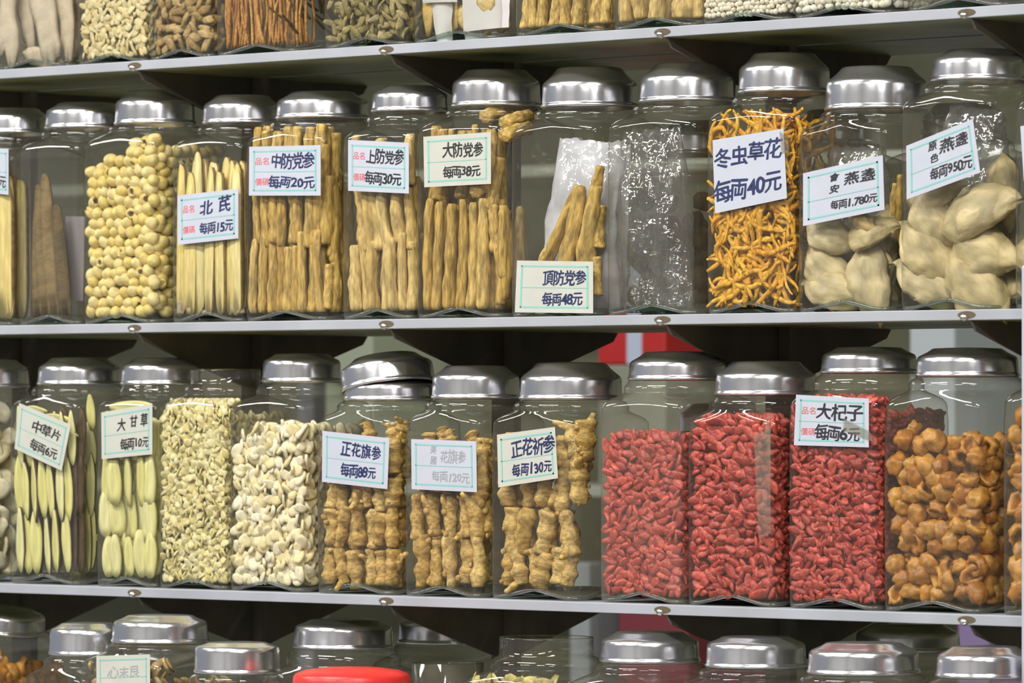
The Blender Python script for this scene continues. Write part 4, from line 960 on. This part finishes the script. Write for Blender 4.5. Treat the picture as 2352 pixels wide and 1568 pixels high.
# ================================================================== contents, top shelf
rr = random.Random(91)
mush = [disc_mesh('mushroom_slice', .10, .021, .005, [M['mush']], 90 + i, .55, .03, -.15, 26, 4.0) for i in range(5)]
for m in mush:
    for v in m.vertices: v.co.z += .05
la, ga = 'long wavy pale mushroom slice in the top shelf jar', 'mushroom slices on the top shelf'
for x0, y0, x1, y1, w_, d_ in ((18, 150, 12, -60, 44, .003), (120, 130, 88, -70, 52, .002), (66, 108, 52, -40, 28, .02), (152, 120, 178, -60, 34, .006), (150, 40, 140, -90, 30, .03), (60, 128, 150, 140, 36, .012), (100, 145, 30, 120, 30, .03), (170, 130, 200, -60, 30, .04)):
    Jx = jm if x0 < 0 else J1[0]
    stick(Jx, rr.choice(mush), .10, .0105, x0, y0, x1, y1, w_, d_, 'mushroom_slice', la, 'mushroom slice', ga, rr, rr.uniform(-.3, .3))
top1 = lambda x: ZS[1] + .105
bfl = [disc_mesh('straw_flake', .0135, .0095, .002, [M['bflake']], 110 + i, .4, .35, .2, 10) for i in range(7)]
chips = [disc_mesh('root_chip', .022, .010, .0035, [M['chip']], 120 + i, .4, .35, .2, 10) for i in range(7)]
herbs = [disc_mesh('herb_cutting', .018, .008, .002, [M['herb']], 140 + i, .5, .5, .3, 9) for i in range(7)]
leafs = [disc_mesh('dried_leaf', .022, .015, .0014, [M['leaf']], 160 + i, .5, .5, .3, 10) for i in range(6)]
beads = [blob('white_grain', .0031, .0029, .0031, [M['bead']], .08, 1.2, i, icos(2)) for i in range(4)]
cloves = [blob('bulb_clove', .0036, .0034, .0050, [M['clove']], .12, 1.2, i, icos(2), lambda p, q: q * (1 - .3 * max(0, p.z) ** 2)) for i in range(4)]
heap(J1[1], top1, .0085, bfl, 'straw_flake', 'straw coloured flake in the packed top shelf jar', 'flake', 'straw flakes on the top shelf', 92, rot=frot(.6), n_ind=120, stuffname='straw_flake_filling', stufflabel='deeper straw coloured flakes in the packed top shelf jar', core=True, layers=3)
heap(J1[2], top1, .0125, chips, 'root_chip', 'brown root chip in the narrow top shelf jar', 'root chip', 'brown root chips', 93, rot=frot(.6), n_ind=120, stuffname='root_chip_filling', stufflabel='deeper brown root chips in the narrow top shelf jar', core=True, layers=3)
heap(J1[4], top1, .0110, herbs, 'herb_cutting', 'olive herb cutting in the top shelf jar', 'herb cutting', 'herb cuttings', 94, rot=frot(.8), n_ind=140, stuffname='herb_filling', stufflabel='deeper olive herb cuttings in the top shelf jar', core=True, layers=3)
heap(J1[8], top1, .0058, beads, 'white_grain', 'small round white grain in the top shelf jar', 'grain', 'white grains', 95, n_ind=200, stuffname='grain_filling', stufflabel='deeper white grains in the top shelf jar', core=True, sc=(.9, 1.1))
heap(J1[9], top1, .0072, cloves, 'bulb_clove', 'small white bulb clove in the top shelf jar', 'bulb clove', 'white bulb cloves', 96, n_ind=200, stuffname='clove_filling', stufflabel='deeper white bulb cloves in the top shelf jar', core=True, sc=(.9, 1.25))
twigs = [root_mesh('orange_twig', .09, .0016, .0012, M['twig'], 200 + i, bend=.06, rings=12, seg=7, wr=.2) for i in range(6)]
la, ga = 'thin orange brown twig in the top shelf jar', 'orange twigs'
for dep in (.001, .005, .010, .016, .024):
    for x in lin(520, 662 + dep * 3000, 15):
        stick(J1[3], rr.choice(twigs), .09, .0015, x + rr.uniform(-10, 14), 118 + rr.uniform(-14, 2), x + rr.uniform(-16, 16), rr.uniform(-70, 0), 7, dep + rr.uniform(0, .004), 'orange_twig', la, 'twig', ga, rr)
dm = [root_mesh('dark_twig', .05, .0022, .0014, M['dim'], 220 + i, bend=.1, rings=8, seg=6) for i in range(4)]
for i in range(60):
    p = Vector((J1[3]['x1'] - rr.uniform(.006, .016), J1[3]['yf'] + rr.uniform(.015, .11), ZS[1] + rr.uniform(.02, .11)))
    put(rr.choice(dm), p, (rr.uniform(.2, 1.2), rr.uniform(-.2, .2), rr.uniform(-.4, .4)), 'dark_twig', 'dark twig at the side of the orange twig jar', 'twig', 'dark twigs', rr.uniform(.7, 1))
# paper wrapped slices
J = J1[5]
ams = [disc_mesh('amber_slice', .075, .022, .004, [M['amber']], 230 + i, .2, .08, 0, 16) for i in range(4)]
for m in ams:
    for v in m.vertices: v.co.z += .037
for x0, y0, x1, y1, w_, d_ in ((985, 100, 966, -40, 34, .010), (1040, 100, 1030, -40, 34, .012), (1128, 92, 1118, 55, 40, .008), (1072, 70, 1058, 10, 30, .012), (1165, 92, 1150, 40, 34, .02), (1105, 30, 1150, -20, 40, .001)):
    stick(J, rr.choice(ams), .075, .011, x0, y0, x1, y1, w_, d_, 'amber_slice', 'amber slice half wrapped in white paper', 'dried slice', 'amber slices in paper', rr, rr.uniform(-.2, .2))
def sheet(J, quad, dep, lab, curl=.006):
    q = [unp(x, y, J['yf'] + dep) for x, y in quad]; vs = []; fs = []; n = 8
    for k in (0, 1):
        for jn in range(n + 1):
            for i in range(n + 1):
                u, v_ = i / n, jn / n; p = (q[0] * (1 - u) + q[1] * u) * (1 - v_) + (q[3] * (1 - u) + q[2] * u) * v_
                vs.append(p + Vector((0, curl * (u - .5) ** 2 * 4 + .002 * noise.noise(Vector((u * 3, v_ * 3, quad[0][0]))) + .0004 * k, 0)))
    B = (n + 1) ** 2
    for jn in range(n):
        for i in range(n): a = jn * (n + 1) + i; fs += [(a, a + 1, a + n + 2, a + n + 1), (B + a, B + a + n + 1, B + a + n + 2, B + a + 1)]
    return tag(obj('wrapping_paper', mesh('wrapping_paper', vs, fs, [M['whitepaper']])), lab, 'paper')
sheet(J, [(982, 5), (1030, 0), (1030, 100), (995, 102)], .006, 'narrow strip of white paper round an amber slice')
sheet(J, [(1052, -40), (1165, -40), (1160, 62), (1056, 74)], .004, 'widest sheet of white paper over the amber slices')
sheet(J, [(962, -30), (1042, -30), (1042, 4), (963, 7)], .003, 'white paper card above the narrow paper strip')
sheet(J, [(1058, 78), (1110, 68), (1112, 100), (1062, 99)], .010, 'white paper corner below the widest sheet')
la, ga = 'brown root standing in the jar beside the paper wrapped slices', 'brown roots on the top shelf'
for dep in (.001, .016):
    T(J1[6], lroots, .13, [1207, 1225, 1248, 1275, 1305, 1330, 1365, 1395], -60, 86, 27, dep, la, ga, jy=10)
for i in range(8): stick(J1[6], rr.choice(roots), .08, .0072, 1345 + rr.uniform(-10, 5), 85 - i * 8, 1410, 78 - i * 9, 18, .022, 'tan_root', la, 'dried root', ga, rr)
la, ga = 'fat tan root with swollen foot beside the white grains', 'fat roots on the top shelf'
fat = [root_mesh('fat_root', .09, .0125, .0075, M['rootpale'], 240 + i, bend=.06, wr=.25, rings=18, seg=14) for i in range(4)]
for x0, y0, x1, y1, w_, d_ in ((1440, 60, 1425, -60, 34, .002), (1475, 45, 1462, -60, 32, .002), (1510, 48, 1515, -60, 38, .002), (1572, 62, 1578, -70, 58, .002), (1608, 55, 1604, -60, 34, .012), (1540, 60, 1545, -60, 36, .022), (1490, 60, 1490, -60, 36, .03), (1450, 60, 1450, -60, 36, .03)):
    stick(J1[7], rr.choice(fat), .09, .0110, x0, y0, x1, y1, w_, d_, 'fat_root', la, 'dried root', ga, rr)
p = unp(2200, 12, J1[10]['yf'] + .06); o = obj('grey_bag', pouch('grey_bag', .115, .16, .09, [plain('pale_grey_cloth', (.62, .58, .58), .7, vary=.3, vscale=30)], 33, .08), loc=(J1[10]['cx'], J1[10]['cy'], ZS[1] + .014)); tag(o, 'pale grey mauve bag in the last jar of the top shelf', 'bag')
# ================================================================== contents, bottom shelf
heap(J4['i'], lambda x: ZT(J4['i'], 1548), .0165, leafs, 'dried_leaf', 'yellow green dried leaf in the open jar', 'dried leaf', 'leaves in the open jar', 97, rot=frot(.8), n_ind=60, stuffname='leaf_filling', stufflabel='deeper yellow green leaves in the open jar', core=True, zlow=ZT(J4['i'], 1700))
heap(J4['a'], lambda x: ZT(J4['a'], 1505), .0165, longs, 'orange_piece', 'orange dried piece in the jar with the slanting lid', 'dried fruit', 'orange pieces in the slanting lid jar', 98, n_ind=60, stuffname='orange_piece_filling', stufflabel='deeper orange pieces in the jar with the slanting lid', zlow=ZT(J4['a'], 1660))
heap(J4['c'], lambda x: ZT(J4['c'], 1512), .015, chips, 'root_chip', 'brown chip in the jar under the yellowed card', 'root chip', 'chips under the yellowed card', 99, rot=frot(.8), n_ind=60, stuffname='root_chip_filling', stufflabel='deeper brown chips in the jar under the yellowed card', core=True, zlow=ZT(J4['c'], 1660))
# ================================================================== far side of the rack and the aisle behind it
def jarB(row, x, h, r, a, lab):
    yc = .012 + HALF + .092; c = Vector((x, yc, 0)); S = scale_at(c); Yp = lambda q: HZ - (ZS[row] + q) * S
    Sf = scale_at(Vector((x, yc - a / 2, 0)))
    return jar(row, 0, proj_x(c), r * S, Yp(h - .022), Yp(h - .012), Yp(h - .048), Yp(h - .058), HZ - (ZS[row] + h - .08) * Sf, lab=lab, yc=yc, a_fix=a)
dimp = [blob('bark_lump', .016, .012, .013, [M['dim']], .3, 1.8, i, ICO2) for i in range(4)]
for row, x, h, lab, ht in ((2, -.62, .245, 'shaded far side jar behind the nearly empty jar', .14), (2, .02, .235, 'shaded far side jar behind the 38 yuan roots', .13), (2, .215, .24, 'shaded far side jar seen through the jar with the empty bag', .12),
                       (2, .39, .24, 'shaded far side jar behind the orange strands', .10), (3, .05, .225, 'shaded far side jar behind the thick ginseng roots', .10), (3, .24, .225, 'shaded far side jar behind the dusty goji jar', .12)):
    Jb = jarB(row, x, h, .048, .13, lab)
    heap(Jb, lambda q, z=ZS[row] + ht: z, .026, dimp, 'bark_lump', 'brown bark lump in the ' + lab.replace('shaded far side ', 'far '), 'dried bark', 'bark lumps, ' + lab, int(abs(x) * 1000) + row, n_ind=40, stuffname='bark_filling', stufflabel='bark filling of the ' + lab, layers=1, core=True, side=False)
# a wall shelf across the rear aisle with cartons, out of focus through the gaps
wsh = empty('rear_shelf', (0, 2.6, ZFLOOR)); tag(wsh, 'plain shelf across the rear aisle, blurred beyond the rack', 'shelf')
for k, z in enumerate((-.60, -.12, .42, .95)):
    mb = MB(); mb.box((-5.2, -.2, z - ZFLOOR - .02), (1.6, .2, z - ZFLOOR)); bevelled(obj('rear_board', mb.mesh('rear_board', [plain('rear_board_paint', (.55, .58, .50), .6)], False), wsh), .003)
for x in (-5.15, -3.0, -.8, 1.55):
    mb = MB(); mb.box((x - .02, .16, 0), (x + .02, .2, 2.4)); obj('rear_post', mb.mesh('rear_post', [M['shelf']], False), wsh)
def carton(px, py, wpx, zb, h, d, col, lab, stripe=None, yf=2.42):
    p = unp(px, py, yf); S = scale_at(p); w_ = wpx / S
    e = empty('carton', (p.x, yf + d / 2, zb)); tag(e, lab, 'carton')
    mb = MB(); mb.box((-w_ / 2, -d / 2, 0), (w_ / 2, d / 2, h)); bevelled(obj('carton_box', mb.mesh('carton_box', [plain('carton_card', col, .5)], False), e), .004)
    if stripe:
        a, b, c = stripe; mb = MB(); mb.box((-w_ / 2 + w_ * a, -d / 2 - .0012, .001), (-w_ / 2 + w_ * b, -d / 2 - .0002, h - .001)); obj('carton_band', mb.mesh('carton_band', [plain('carton_band_print', c, .5)], False), e)
zr_ = unp(1450, 838, 2.42).z
carton(1450, 800, 205, -.12, zr_ + .1205, .24, (.34, .36, .28), 'olive grey carton under the red carton, beyond the rack')
carton(1450, 800, 205, zr_ + .001, .17, .22, (.62, .03, .03), 'red carton with a pale blue band, blurred beyond the rack', (.44, .66, (.62, .70, .88)))
carton(1500, 1440, 210, -.60, .33, .22, (.28, .05, .07), 'dark red carton low beyond the rack')
carton(2140, 775, 130, -.12, .26, .2, (.62, .68, .72), 'pale grey carton beyond the rack near the corner post')
carton(2235, 1445, 90, -.60, .36, .2, (.38, .28, .55), 'violet carton low beyond the rack')
carton(1330, 1440, 60, -.60, .35, .2, (.45, .50, .52), 'grey carton beside the dark red carton')
carton(800, 800, 150, -.12, .26, .2, (.50, .56, .42), 'green grey carton beyond the tilted lid')
